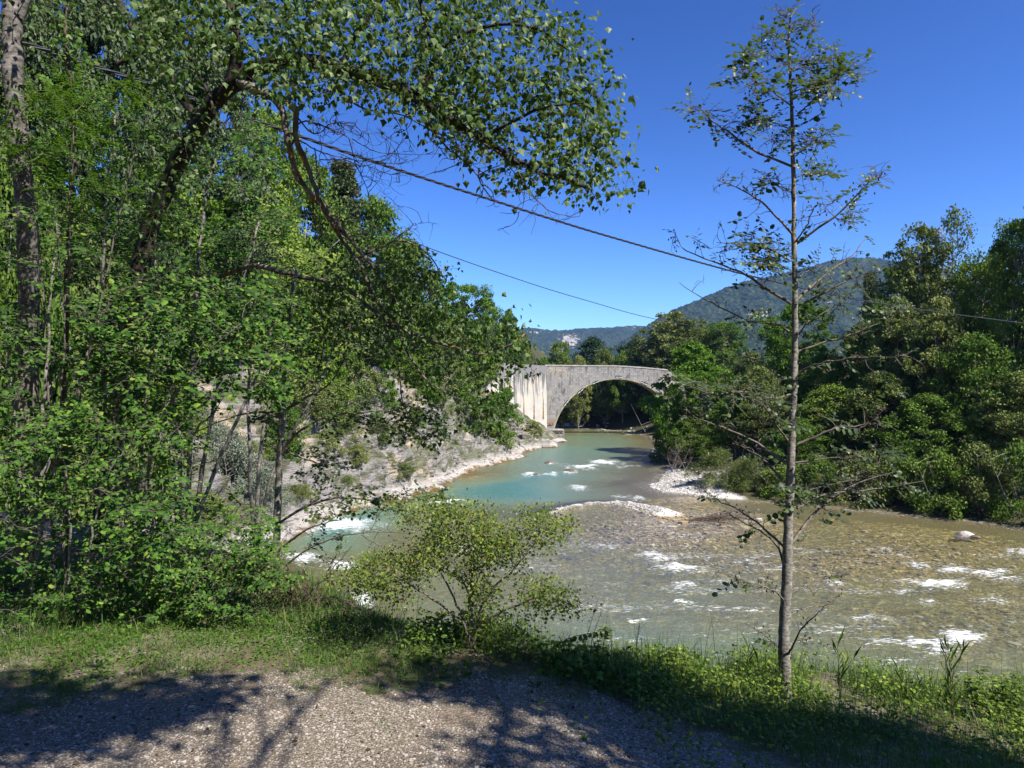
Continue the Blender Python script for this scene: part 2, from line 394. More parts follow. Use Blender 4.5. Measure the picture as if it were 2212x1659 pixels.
    ns = g.n('ShaderNodeTexNoise'); ns.inputs['Scale'].default_value = 2.; g.l(p, ns.inputs['Vector'])
    g.l(ns.outputs['Color'], pd.inputs[1]); q = pd.outputs[0]
    vc = g.vor(q, 2.6, out='Color'); vd = g.vor(q, 2.6); sep = g.n('ShaderNodeSeparateColor'); g.l(vc, sep.inputs[0])
    st = g.ramp(sep.outputs[0], [(0, (.10, .07, .025)), (.4, (.32, .22, .065)), (.8, (.52, .38, .13)), (1, (.70, .58, .32))])
    col = g.mix(g.ramp(vd, [(.3, 0), (.6, .85)]), st, (.08, .06, .026))
    vc2 = g.vor(p, 9, out='Color'); s2 = g.n('ShaderNodeSeparateColor'); g.l(vc2, s2.inputs[0])
    col = g.mix(.35, col, g.ramp(s2.outputs[1], [(0, (.13, .10, .045)), (1, (.50, .39, .20))]))
    sepz = g.n('ShaderNodeSeparateXYZ'); g.l(p, sepz.inputs[0])
    dry = g.ramp(g.vor(p, 11, out='Color'), [(0, (.38, .36, .33)), (1, (.66, .64, .60))])
    z1 = g.math('ADD', sepz.outputs[2], g.math('MULTIPLY', g.math('SUBTRACT', g.noise(p, 6, 4), .5), .12))
    col = g.mix(g.ramp(z1, [(.03, 0), (.11, 1)]), col, dry)
    hb = g.math('ADD', g.math('MULTIPLY', vd, -1.), g.math('MULTIPLY', g.vor(p, 9), -.5))
    g.out(g.pbsdf(col, .85, .2, g.bump(hb, 1., .12))); M['bed'] = m
    # right bank: pebbles near the water, dark leaf litter inland
    m, nt = newmat('bank_shingle'); g = NT(nt); p = g.pos()
    dry = g.ramp(g.vor(p, 10, out='Color'), [(0, (.36, .34, .31)), (1, (.64, .62, .58))])
    lit = g.mix(g.noise(p, 3, 5), (.03, .035, .012), (.09, .085, .04))
    sepz = g.n('ShaderNodeSeparateXYZ'); g.l(p, sepz.inputs[0])
    z1 = g.math('ADD', sepz.outputs[2], g.math('MULTIPLY', g.math('SUBTRACT', g.noise(p, .5, 4), .5), 1.))
    z1 = g.math('ADD', z1, g.ramp(g.math('MULTIPLY', sepz.outputs[0], .01), [(.165, 0), (.19, 1)]))
    col = g.mix(g.ramp(z1, [(.75, 0), (1.0, 1)]), dry, lit)
    col = g.mix(g.ramp(sepz.outputs[2], [(.0, 1), (.09, 0)]), col, (.14, .11, .06))
    g.out(g.pbsdf(col, .9, .15, g.bump(g.vor(p, 10), .9, .06))); M['shingle'] = m
    # water
    m, nt = newmat('river_water'); g = NT(nt); p = g.pos()
    dep = g.attr('deep')
    pr = g.mapv(p, (1., 2.4, 1), (0, 0, math.radians(-14)))
    n1 = g.noise(pr, 1.6, 5, .6, .5); n2 = g.noise(pr, 6.5, 4, .6, .3); n3 = g.noise(p, 26, 3, .6)
    hb = g.math('ADD', g.math('ADD', n1, g.math('MULTIPLY', n2, .35)), g.math('MULTIPLY', n3, .07))
    nrm = g.bump(hb, .6, .14)
    milk = g.n('ShaderNodeBsdfDiffuse')
    mc = g.ramp(dep, [(0, (.20, .165, .045)), (.3, (.19, .185, .075)), (.6, (.145, .19, .11)), (1, (.06, .165, .14))])
    g.l(mc, milk.inputs['Color']); g.l(g.bump(hb, .35, .1), milk.inputs['Normal'])
    tr = g.n('ShaderNodeBsdfTransparent'); g.l(g.ramp(dep, [(0, (.98, .97, .92)), (.5, (.75, .84, .68)), (1, (.35, .7, .66))]), tr.inputs['Color'])
    body = g.mixs(g.ramp(g.math('ADD', dep, g.math('MULTIPLY', g.math('SUBTRACT', n1, .5), .1)), [(0, .02), (.22, .16), (.42, .52), (.75, .92)]), tr.outputs[0], milk.outputs[0])
    gl = g.n('ShaderNodeBsdfGlossy'); gl.inputs['Roughness'].default_value = .16; g.l(nrm, gl.inputs['Normal']); gl.inputs['Color'].default_value = (.95, .97, 1, 1)
    fr = g.n('ShaderNodeFresnel'); fr.inputs['IOR'].default_value = 1.17; g.l(nrm, fr.inputs['Normal'])
    w = g.mixs(g.math('MULTIPLY', fr.outputs[0], .33), body, gl.outputs[0])
    fo = g.attr('foam')
    fs = g.mapv(p, (.7, 2.3, 1), (0, 0, math.radians(-12)))
    fn = g.noise(fs, 4.5, 7, .72, .6)
    fm = g.ramp(g.math('ADD', g.math('MULTIPLY', fo, 1.05), g.math('MULTIPLY', g.math('SUBTRACT', fn, .5), 3.6)), [(.42, 0), (1., .93)])
    white = g.pbsdf((.80, .84, .86), .6, .3, nrm)
    g.out(g.mixs(fm, w, white)); M['water'] = m
    # mountains
    for nm, big, shift in (('mountain_forest', 260., .0), ('ridge_forest', 420., 0.)):
        m, nt = newmat(nm); g = NT(nt); p = g.pos()
        v = g.vor(p, .085); vv = g.vor(p, .085, out='Color'); s2 = g.n('ShaderNodeSeparateColor'); g.l(vv, s2.inputs[0])
        col = g.ramp(s2.outputs[0], [(0, (.010, .020, .013)), (.6, (.018, .034, .019)), (1, (.038, .055, .030))])
        col = g.mix(g.ramp(g.noise(p, 1/big*2.4, 5), [(.5, 0), (.72, .6)]), col, (.045, .062, .034))
        rk = g.attr('rock')
        rf = g.ramp(g.math('ADD', rk, g.math('MULTIPLY', g.math('SUBTRACT', g.noise(g.mapv(p, (1.8, 1, .5)), .03, 8, .75), .5), 3.2)), [(.58, 0), (.7, .9)])
        rc = g.mix(g.noise(p, .03, 6, .7), (.22, .20, .17), (.52, .47, .42))
        col = g.mix(rf, col, rc)
        g.out(g.pbsdf(col, .95, .1, g.bump(v, .9, 6.))); M[nm] = m
ground_mats()
# ------------------------------------------------------------------ terrain sheet in polar rings
PEX = [-8, -3, -1.8, -.6, .3, 1.2, 1.75, 2.3, 3.5, 6, 12, 60]
PEY = [3.6, 4.0, 4.35, 4.45, 4.6, 4.35, 3.9, 3.4, 2.2, .3, -3, -8]
def on_path(X, Y):
    e = np.interp(X, PEX, PEY)+.55*fbm(X*1.1, Y*1.1, s=51)+.35*fbm(X*4.5, Y*4.5, s=52)
    return (e-Y)
def terrain():
    ang = np.concatenate([np.arange(-41, 41.01, .085), np.arange(44, 319.1, 4.)])
    rr = [.8]
    while rr[-1] < 6000: rr.append(rr[-1]*(1.0075 if rr[-1] < 260 else 1.03))
    rr = np.array(rr); na, nr = len(ang), len(rr)
    A, Rr = np.meshgrid(np.radians(ang), rr)
    X = Rr*np.sin(A); Y = Rr*np.cos(A)
    Z, C, dl, dr = H(X, Y, True)
    # behind and beside the camera the bank stays level
    V = np.stack([X, Y, Z], -1).reshape(-1, 3)
    i = np.arange(nr-1)[:, None]*na; j = np.arange(na)[None]; j2 = (j+1) % na
    Fq = np.stack([i+j, i+na+j, i+na+j2, i+j2], -1).reshape(-1, 4)
    ce = V[Fq].mean(1)
    cls = C.reshape(-1)[Fq[:, 0]]
    path = (on_path(ce[:, 0], ce[:, 1]) > 0) & (ce[:, 1] > -9)
    for nm, sel, mt in (('gravel_path', (cls == 0) & path, 'gravel'), ('grassy_bank', (cls == 0) & ~path, 'soil'), ('hillside', cls == 1, 'floor'),
                        ('shingle_bank', cls == 2, 'shingle'), ('riverbed', cls == 3, 'bed')):
        f = Fq[sel]; u, inv = np.unique(f, return_inverse=True)
        VV = V[u]
        fs = [inv.reshape(f.shape)]
        if nm == 'gravel_path':  # close the hole under the camera
            pass
        tag(mesh(nm, VV, fs, M[mt], smooth=True), kind='structure')
    n = 60; th = np.linspace(0, 2*math.pi, n, endpoint=False)
    rim = np.stack([.85*np.sin(th), .85*np.cos(th)], -1); z = H(rim[:, 0], rim[:, 1])[0]-.004
    V = np.vstack([np.column_stack([rim, z]), [[0, 0, z.mean()]]])
    tag(mesh('path_patch', V, [np.stack([(np.arange(n)+1) % n, np.arange(n), np.full(n, n)], -1)], M['gravel']), kind='structure')
terrain()
# ------------------------------------------------------------------ cliff of bedded limestone on the far-left bank
def cliff():
    P = LSH[2:17]; seg = np.linalg.norm(np.diff(P, axis=0), axis=1); cum = np.concatenate([[0], np.cumsum(seg)])
    sN = 950; dN = 230
    s = np.linspace(0, cum[-1], sN)
    C = np.stack([np.interp(s, cum, P[:, 0]), np.interp(s, cum, P[:, 1])], -1)
    k = 41; ker = np.hanning(k); ker /= ker.sum()
    Cp = np.pad(C, ((k//2, k//2), (0, 0)), 'edge'); C = np.stack([np.convolve(Cp[:, i], ker, 'valid') for i in (0, 1)], -1)
    T = np.gradient(C, axis=0); 
    Tp = np.pad(T, ((60, 60), (0, 0)), 'edge'); ker = np.hanning(121); ker /= ker.sum(); T = unit(np.stack([np.convolve(Tp[:, i], ker, 'valid') for i in (0, 1)], -1))
    Nn = np.stack([-T[:, 1], T[:, 0]], -1)
    d = np.linspace(-1.3, 13.5, dN)
    X = C[:, None, 0]+Nn[:, None, 0]*d[None]; Y = C[:, None, 1]+Nn[:, None, 1]*d[None]
    D = np.broadcast_to(d[None], X.shape)
    wob = 1.1*fbm(X*.22, Y*.22, s=31)+.35*fbm(X*.9, Y*.9, s=32)
    dd = D+wob
    Z = left_h(dd, X, Y)
    # bedding tilted down towards the water on the right
    tb = X*.55-Y*.18+Z*.95
    bed = ridg(tb*.55, X*.12+Y*.1, o=3, s=61)*.5+ridg(tb*1.9, X*.3, Y*.3, o=3, s=62)*.28
    lum = fbm(X*.3, Y*.3, Z*.3, o=5, s=63)*1.3+ridg(X*.55, Y*.4, Z*.8, o=4, s=64)*.55
    fine = fbm(X*3.5, Y*3.5, Z*3.5, o=3, s=65)*.16
    amp = .22+.78*ss(.6, 3.5, dd)
    blk = ridg(X*.9+tb*.4, Z*1.1, Y*.5, o=4, s=68); q = (bed*1.2+lum+.7*np.round(blk*2.2)/2.2)*amp+fine*ss(-.4, .6, dd)
    edge = ss(13.5, 11.5, D)
    q = q*edge-.8*(1-edge)
    X = X+(-Nn[:, None, 0])*q*.75; Y = Y+(-Nn[:, None, 1])*q*.75; Z = Z+q*.55
    Z = np.where(dd < .2, np.minimum(Z, .35+.2*fbm(X*.8, Y*.8, s=66)), Z)
    V = np.stack([X, Y, Z], -1).reshape(-1, 3)
    i = np.arange(sN-1)[:, None]*dN; j = np.arange(dN-1)[None]
    Fq = np.stack([i+j, i+dN+j, i+dN+j+1, i+j+1], -1).reshape(-1, 4)
    tag(mesh('rock_bank', V, [Fq], M['rock'], smooth=True), kind='structure')
    return X, Y, Z, D
CL = cliff()
# ------------------------------------------------------------------ river surface
FOAM = [(745, 1136, 62, 14, .9), (690, 1146, 40, 10, .6), (640, 1205, 48, 11, .8), (735, 1222, 32, 12, .8), (782, 1302, 26, 18, .9), (1430, 1208, 30, 7, .7), (1462, 1228, 52, 7, .95), (1405, 1200, 20, 10, .6), (1475, 1267, 28, 6, .65),
        (2030, 1263, 52, 10, 1.), (1960, 1257, 50, 4, .6), (2060, 1230, 40, 7, .75), (2130, 1238, 40, 8, .8), (2170, 1252, 30, 5, .6), (2075, 1380, 42, 12, .95), (2000, 1392, 60, 7, .85), (1930, 1390, 50, 9, .6), (2030, 1410, 40, 7, .7),
        (1298, 1000, 28, 3.5, 1.), (1262, 1009, 34, 3.5, .9), (1225, 1020, 18, 3, .8), (1252, 1056, 22, 5, .7), (1200, 1003, 20, 3, .6), (955, 1085, 50, 3, .8), (1340, 1072, 25, 3, .6), (1385, 1078, 22, 3, .6),
        (2203, 1192, 18, 7, .8), (1378, 1341, 20, 5, .7), (1480, 1303, 22, 5, .7), (1650, 1358, 24, 4, .5), (1790, 1260, 30, 5, .5), (1985, 1222, 30, 5, .6), (1905, 1185, 20, 3, .5), (2000, 1300, 20, 5, .6), (2150, 1300, 40, 8, .55),
        (1560, 1255, 60, 6, .45), (1700, 1395, 40, 6, .35), (1500, 1420, 80, 8, .3), (1880, 1340, 60, 9, .4), (1690, 1230, 60, 8, .35), (2140, 1480, 40, 6, .45), (1930, 1470, 50, 6, .35), (1140, 1026, 14, 3, .8), (1180, 1027, 14, 3, .7),
        (1360, 1005, 30, 2.5, .5), (1420, 998, 25, 2.5, .5), (1310, 930, 60, 2, .5), (1000, 1180, 60, 12, .45), (960, 1160, 30, 6, .6), (870, 1062, 25, 4, .4), (1120, 1225, 60, 10, .4), (1300, 1180, 60, 6, .4)]
def river():
    ang = np.radians(np.arange(-46, 44, .1)); rr = [8.5]
    while rr[-1] < 240: rr.append(rr[-1]*1.0042)
    rr = np.array(rr); na, nr = len(ang), len(rr)
    A, Q = np.meshgrid(ang, rr); X = Q*np.sin(A); Y = Q*np.cos(A)
    zb = H(X, Y)[0]
    px, py = pix(X, Y, 0*X)
    qx, qy = px, py; px = qx+26*fbm(qx*.03, qy*.09, s=77, o=4); py = qy+9*fbm(qx*.035+9, qy*.12, s=78, o=4)
    fo = 0*X
    for a, b, w, h, k in FOAM: fo = np.maximum(fo, k*np.exp(-((px-a)/w/1.2)**2-((py-b)/h/1.2)**2))
    px, py = qx, qy
    rif = ss(1120, 1200, py)*ss(1500, 1420, py)*ss(900, 1300, px)
    fo = np.maximum(fo, .32*rif*ss(.05, .5, fbm(X*.25, Y*.9, s=71)))
    shal = ss(-.35, -.02, zb)
    fo = np.maximum(fo, .30*shal)
    c, s_ = math.cos(.25), math.sin(.25)
    U = X*c-Y*s_; W = X*s_+Y*c
    z = .045*fbm(U*.5, W*1.1, s=72)+.028*ridg(U*1.1, W*2.6, o=3, s=73)+.035*fbm(U*.12, W*.3, s=74)
    z = z*(.45+.55*ss(860+20, 1150, py)*1.0)*(.5+rif)+.10*fo*(fo > .3)*(1+fbm(X*2, Y*3, s=79))
    z = z+.02
    V = np.stack([X, Y, z], -1).reshape(-1, 3)
    i = np.arange(nr-1)[:, None]*na; j = np.arange(na-1)[None]
    Fq = np.stack([i+j, i+na+j, i+na+j+1, i+j+1], -1).reshape(-1, 4)
    ok = (zb.reshape(-1)[Fq] < .35).any(1)
    Fq = Fq[ok]; u, inv = np.unique(Fq, return_inverse=True)
    deep = np.clip(-zb/1.5, 0, 1).reshape(-1)
    tag(mesh('river', V[u], [inv.reshape(Fq.shape)], M['water'], None, {'deep': deep[u], 'foam': fo.reshape(-1)[u]}, True), kind='structure')
river()
# ------------------------------------------------------------------ mountains
def mountain(name, sky, Yr, Yb, mat, rocks, seed, amp):
    """sky: D-px skyline points; ridge stands at distance Yr, foot at Yb"""
    sky = np.array(sky, float); nu, nv = 420, 150
    u = np.linspace(sky[0, 0], sky[-1, 0], nu)
    top = np.interp(u, sky[:, 0], sky[:, 1])
    R0 = np.array([at(a, b, Yr) for a, b in zip(u, top)])
    v = np.linspace(0, 1.35, nv)
    X = R0[:, None, 0]*(1+0*v[None]); Y = Yb+(Yr-Yb)*v[None]+0*X
    t = np.clip(v, 0, 1)[None]
    Zr = R0[:, None, 2]
    prof = t**1.15
    Z = Zr*prof-(np.clip(v-1, 0, 1)[None]*Zr*1.2)
    k = np.sin(np.clip(t, 0, 1)*math.pi)**.7
    Z = Z+amp*(ridg(X*.0021+seed, Y*.0016, o=5, s=seed)-.35)*k*Zr/500
    Z = Z+ (4*vn(X*.12, Y*.12, s=seed+9)+3.5*vn(X*.27, Y*.27, s=seed+8))
    px, py = pix(X, Y, Z); rk = 0*X
    for a, b, w, h, kk in rocks: rk = np.maximum(rk, kk*np.exp(-((px-a)/w)**2-((py-b)/h)**2))
    V = np.stack([X, Y, Z], -1).reshape(-1, 3)
    i = np.arange(nu-1)[:, None]*nv; j = np.arange(nv-1)[None]
    Fq = np.stack([i+j, i+nv+j, i+nv+j+1, i+j+1], -1).reshape(-1, 4)
    tag(mesh(name, V, [Fq], M[mat], None, {'rock': rk.reshape(-1)}, True), kind='structure')
mountain('distant_ridge', [(500, 760), (900, 735), (1080, 712), (1140, 708), (1146, 707), (1185, 712), (1215, 713), (1260, 709), (1310, 708), (1360, 703), (1375, 702), (1400, 706), (1460, 712), (1600, 722), (2000, 740), (2600, 760)], 3600, 1900, 'ridge_forest',
         [(1232, 735, 26, 16, .8), (1205, 755, 22, 14, .62), (1290, 762, 24, 10, .62), (1160, 718, 26, 4, .6), (1365, 708, 25, 4, .5), (1150, 775, 15, 10, .5)], 3, 130)
mountain('wooded_mountain', [(1150, 800), (1280, 775), (1350, 735), (1400, 700), (1430, 681), (1470, 662), (1520, 640), (1600, 608), (1660, 596), (1720, 582), (1790, 564), (1840, 556), (1885, 555), (1930, 566), (1970, 590), (2010, 600), (2080, 640), (2200, 680), (2500, 740)], 2100, 900, 'mountain_forest',
         [(1640, 683, 42, 13, .7), (1790, 655, 40, 10, .45), (1540, 700, 18, 8, .4), (1770, 575, 50, 5, .35)], 7, 150)
mountain('low_spur', [(1350, 800), (1450, 760), (1530, 722), (1600, 712), (1660, 706), (1740, 722), (1850, 735), (2100, 745), (2600, 780)], 1300, 600, 'mountain_forest', [(1600, 742, 12, 5, .4)], 12, 70)
# ------------------------------------------------------------------ bridge
def bridge():
    YB = 138.; TH = 4.6
    b = empty('stone_bridge', (at(1333, 935, YB)[0], YB, 0))
    tag(b, 'old grey stone bridge with one high round arch over the river', 'bridge')
    org = np.array(b.location)
    xc = at(1333, 900, YB)[0]; zc = at(0, 958, YB)[2]; r = at(0, 819, YB)[2]-zc
    # materials
    m, nt = newmat('bridge_masonry'); g = NT(nt); p = g.pos()
    sw = g.n('ShaderNodeSeparateXYZ'); g.l(p, sw.inputs[0]); cb = g.n('ShaderNodeCombineXYZ'); g.l(sw.outputs[0], cb.inputs[0]); g.l(sw.outputs[2], cb.inputs[1])
    br = g.n('ShaderNodeTexBrick'); br.inputs['Scale'].default_value = .62; br.inputs['Mortar Size'].default_value = .018; br.inputs['Bias'].default_value = 0.
    br.inputs['Color1'].default_value = (.66, .65, .64, 1); br.inputs['Color2'].default_value = (1, 1, 1, 1); br.inputs['Mortar'].default_value = (.5, .48, .46, 1)
    g.l(cb.outputs[0], br.inputs['Vector'])
    st = g.mapv(p, (1.6, 1.6, .35))
    base = g.mix(g.noise(p, .5, 6, .65), (.24, .23, .215), (.42, .405, .38))
    base = g.mix(g.ramp(g.noise(p, .28, 4), [(.5, 0), (.66, .7)]), base, (.44, .39, .31))
    base = g.mix(g.ramp(g.noise(st, 1.1, 6, .7), [(.5, 0), (.62, .75)]), base, (.10, .095, .09))
    col = g.mix(.8, base, br.outputs['Color'], 'MULTIPLY')
    hb = g.math('ADD', g.math('MULTIPLY', br.outputs['Fac'], -.5), g.noise(p, 3, 6, .7))
    g.out(g.pbsdf(col, .92, .1, g.bump(hb, .8, .08))); M['masonry'] = m
    m, nt = newmat('stained_concrete'); g = NT(nt); p = g.pos()
    st = g.mapv(p, (2.4, 2.4, .10))
    base = g.mix(g.noise(p, .7, 5), (.33, .31, .265), (.53, .505, .45))
    base = g.mix(g.ramp(g.noise(p, .35, 4), [(.5, 0), (.64, .7)]), base, (.58, .45, .29))
    sz = g.n('ShaderNodeSeparateXYZ'); g.l(p, sz.inputs[0])
    zr = g.math('MULTIPLY', g.math('SUBTRACT', sz.outputs[2], 6.), .13)
    streak = g.math('ADD', g.noise(st, 1.5, 5, .65), g.math('MULTIPLY', zr, .28))
    base = g.mix(g.ramp(streak, [(.60, 0), (.72, .9)]), base, (.10, .10, .105))
    tops = g.ramp(g.math('ADD', sz.outputs[2], g.math('MULTIPLY', g.noise(st, 3, 5), 2.2)), [(0, 0), (1, 0)])
    up = g.math('GREATER_THAN', g.math('ADD', sz.outputs[2], g.math('MULTIPLY', g.noise(st, 2.2, 5, .7), 2.6)), 13.6)
    base = g.mix(g.math('MULTIPLY', up, .8), base, (.19, .185, .18))
    g.out(g.pbsdf(base, .9, .15, g.bump(g.noise(p, 2, 6), .5, .05))); M['concrete'] = m
    M['soffit'] = simple_mat('arch_soffit_stone', (.30, .265, .20), .9, .1, .3, 1.2)
    # deck line (D px -> heights)
    def ztop(x):
        px = x/YB*F+CX
        return at(0, np.interp(px, [1000, 1110, 1180, 1250, 1333, 1390, 1440, 1520, 1640], [778, 786, 790, 791, 791.5, 795, 800, 810, 826]), YB)[2]
    def face(name, xs, zlo, mat, off=0.):
        n = len(xs); V = []; 
        zt = np.array([ztop(x) for x in xs]); rows = 9
        P = []
        for k in range(rows):
            t = k/(rows-1); P.append(np.stack([xs, np.full(n, 0.), zlo*(1-t)+zt*t], -1))
        P = np.array(P)
        fr = P.copy(); fr[..., 1] = YB-off; bk = P.copy(); bk[..., 1] = YB+TH+off
        V = np.concatenate([fr.reshape(-1, 3), bk.reshape(-1, 3)]); Fs = []
        N = rows*n
        for k in range(rows-1):
            i = np.arange(n-1)
            Fs.append(np.stack([k*n+i, k*n+i+1, (k+1)*n+i+1, (k+1)*n+i], -1)); Fs.append(np.stack([N+k*n+i+1, N+k*n+i, N+(k+1)*n+i, N+(k+1)*n+i+1], -1))
        i = np.arange(n-1); k = (rows-1)*n
        Fs.append(np.stack([k+i, k+i+1, N+k+i+1, N+k+i], -1))
        for e in (0, n-1):
            kk = np.arange(rows-1)*n+e; Fs.append(np.stack([kk, kk+n, N+kk+n, N+kk], -1))
        return V, np.concatenate(Fs)
    xl = at(1180, 900, YB)[0]
    xs = np.unique(np.concatenate([np.linspace(xl, xc-r, 10), xc-r*np.cos(np.linspace(0, math.pi, 80)), np.linspace(xc+r, xc+r+22, 20)]))
    zlo = np.where(np.abs(xs-xc) < r, zc+np.sqrt(np.maximum(r*r-(xs-xc)**2, 0)), -1.5)
    V, Fs = face('spandrel', xs, zlo, None)
    mesh('spandrel', V, [Fs], M['masonry'], b, local=org)
    # arch ring, slightly proud, and the soffit
    a = np.linspace(.0, math.pi, 90); mb = MB()
    for (r0, r1, y0, y1) in ((r-.02, r+.28, YB-.05, YB+TH+.05),):
        c = np.stack([np.cos(a), np.sin(a)], -1)
        ring = []
        for rr_, yy in ((r0, y0), (r1, y0), (r1, y1), (r0, y1)):
            ring.append(np.stack([xc+rr_*c[:, 0], np.full(90, yy), zc+rr_*c[:, 1]], -1))
        V = np.concatenate(ring); i = np.arange(89)
        f = np.concatenate([np.stack([k*90+i, k*90+i+1, ((k+1) % 4)*90+i+1, ((k+1) % 4)*90+i], -1) for k in range(4)])
        mb.add(V, f)
    mb.build('arch_ring', M['soffit'], b, False, org)
    # parapet coping
    M['coping'] = simple_mat('coping_stone', (.38, .35, .31), .9, .1, .25, 1.)
    mb = MB(); xx = np.linspace(xl-.2, xc+r+22, 60); pts = [(x, ztop(x)) for x in xx]
    for yy in (YB-.08, YB+TH-.32):
        mb = MB()
        for (x0, z0), (x1, z1) in zip(pts[:-1], pts[1:]):
            v = [[x0, yy, z0-.02], [x1, yy, z1-.02], [x1, yy+.4, z1-.02], [x0, yy+.4, z0-.02], [x0, yy, z0+.22], [x1, yy, z1+.22], [x1, yy+.4, z1+.22], [x0, yy+.4, z0+.22]]
            mb.add(v, [[0, 1, 5, 4], [3, 7, 6, 2], [4, 5, 6, 7], [0, 3, 2, 1]])
        mb.build('parapet_coping', M['coping'], b, False, org)
    # concrete abutment (wing swings towards the camera on the left)
    P = [(at(1181, 900, YB)[0]+.02, YB-.18), (at(1115, 900, 135.5)[0], 135.5), (at(1090, 900, 133)[0], 133.), (at(1030, 900, 127)[0], 127.), (at(975, 900, 121)[0], 121.)]
    top = [at(0, 790, YB)[2], at(0, 786, 135.5)[2], at(0, 784, 133)[2], at(0, 779, 127)[2], at(0, 776, 121)[2]]
    V = []; Fs = []
    rows = 6
    for (x, y), t in zip(P, top):
        for k in range(rows):
            f = k/(rows-1); bat = .35*(1-f)
            V.append([x, y-bat, -1+(t+1)*f])
        V.append([x-1.2, y+4.6, t])
    n1 = rows+1
    for i in range(len(P)-1):
        for k in range(rows): Fs.append([i*n1+k, i*n1+k+1, (i+1)*n1+k+1, (i+1)*n1+k])
    mesh('abutment_wall', V, [np.array(Fs)], M['concrete'], b, local=org)
    # pilaster at the corner, vertical drain stains as shallow ribs
    mb = MB()
    x, y = P[1]
    mb.box((x-.15, y-.33, 5.6), (.5, .5, 12.5), np.array(Matrix.Rotation(.35, 3, 'Z')))
    mb.build('corner_pilaster', simple_mat('dark_stained_concrete', (.24, .23, .215), .9, .1, .35, .9), b, False, org)
    stain = simple_mat('drain_stain', (.24, .185, .11), .9, .1, .4, 1.5)
    for px, ph in ((1130, 838), (1152, 838), (1172, 838)):
        t = (1181-px)/(1181-1115); yy = YB-.18+(135.5-YB+.18)*t
        a0 = at(px, 846, yy); a1 = at(px, 905, yy)
        bat0 = .35*(1-(a0[2]+1)/(15)); bat1 = .35*(1-(a1[2]+1)/15)
        w = .32; V = [[a0[0]-.05, yy-bat0-.03, a0[2]], [a0[0]+.05, yy-bat0-.03, a0[2]], [a1[0]+w, yy-bat1-.03, a1[2]], [a1[0]-w, yy-bat1-.03, a1[2]],
                      [a0[0]-w*.7, yy-bat0-.035, a0[2]-2], [a0[0]+w*.7, yy-bat0-.035, a0[2]-2]]
        mesh('drain_stain', V, [np.array([[0, 1, 5, 4], [4, 5, 2, 3]])], stain, b, local=org)
    # six small dark slots with a light sill round the arch
    dk = simple_mat('slot_shadow', (.03, .03, .03), .9, .1); lt = simple_mat('slot_sill', (.62, .62, .6), .7, .2)
    for px, py, ang in ((1337, 813, 0), (1286, 825, -22), (1253, 844, -38), (1222, 870, -52), (1392, 827, 24), (1424, 846, 38)):
        c = at(px, py, YB)-org
        rot = np.array(Matrix.Rotation(math.radians(ang), 3, 'Y'))
        mb = MB(); mb.box((c[0], -.05, c[2]), (1.35, .10, .20), rot); o = mb.build('slot', dk, b, False)
        mb = MB(); off = rot@np.array([0, 0, -.17]); 
        for dx in (-.36, .36):
            q = rot@np.array([dx, 0, 0]); mb.box((c[0]+off[0]+q[0], -.08, c[2]+off[2]+q[2]), (.6, .16, .12), rot)
        mb.build('sill', lt, o, False)
    # foundation block
    mb = MB(); c = at(1190, 945, 136)
    mb.box((c[0]+.4, 136.6, .1), (4.4, 3.2, 2.4)); o = mb.build('footing', M['masonry'], b, False, org)
    md = o.modifiers.new('b', 'BEVEL'); md.width = .2; md.segments = 2
    # graffiti: the orange letters low on the pier and black scrawl on the footing
    def text(s, px, py, Y, size, mat, depth=.01, shear=0., off=0.):
        cu = bpy.data.curves.new('graffiti', 'FONT'); cu.body = s; cu.size = size; cu.extrude = depth; cu.offset = off; cu.shear = shear; cu.space_character = .86
        cu.materials.append(mat)
        o = bpy.data.objects.new('graffiti', cu); p = at(px, py, Y)-org; link(o); me = bpy.data.meshes.new_from_object(o.evaluated_get(bpy.context.evaluated_depsgraph_get())); bpy.data.objects.remove(o); o = bpy.data.objects.new('graffiti', me); o.location = p; o.rotation_euler = (math.pi/2, 0, 0); link(o, b); return o
    blk = simple_mat('black_spray_paint', (.03, .03, .035), .6, .3); org_ = simple_mat('orange_spray_paint', (.62, .30, .09), .6, .3)
    text('SACO', 1172, 914, 137.62, 1.05, blk, .005, .1, .05); text('SACO', 1172, 914, 137.59, 1.05, org_, .005, .1, .0)
    mb = MB()
    for k in range(9):
        x0 = at(1191, 946, 135)[0]+k*.27; q = []
        for j in range(9): q.append((x0+.16*math.cos(j*1.9+k*1.3), 134.97, .78+.34*math.sin(j*1.35+k*2.1)))
        mb.tube(spline(np.array(q)-org, 30), .028, 4)
    mb.build('graffiti_scrawl', blk, b)
    # road slab
    return b
bridge()
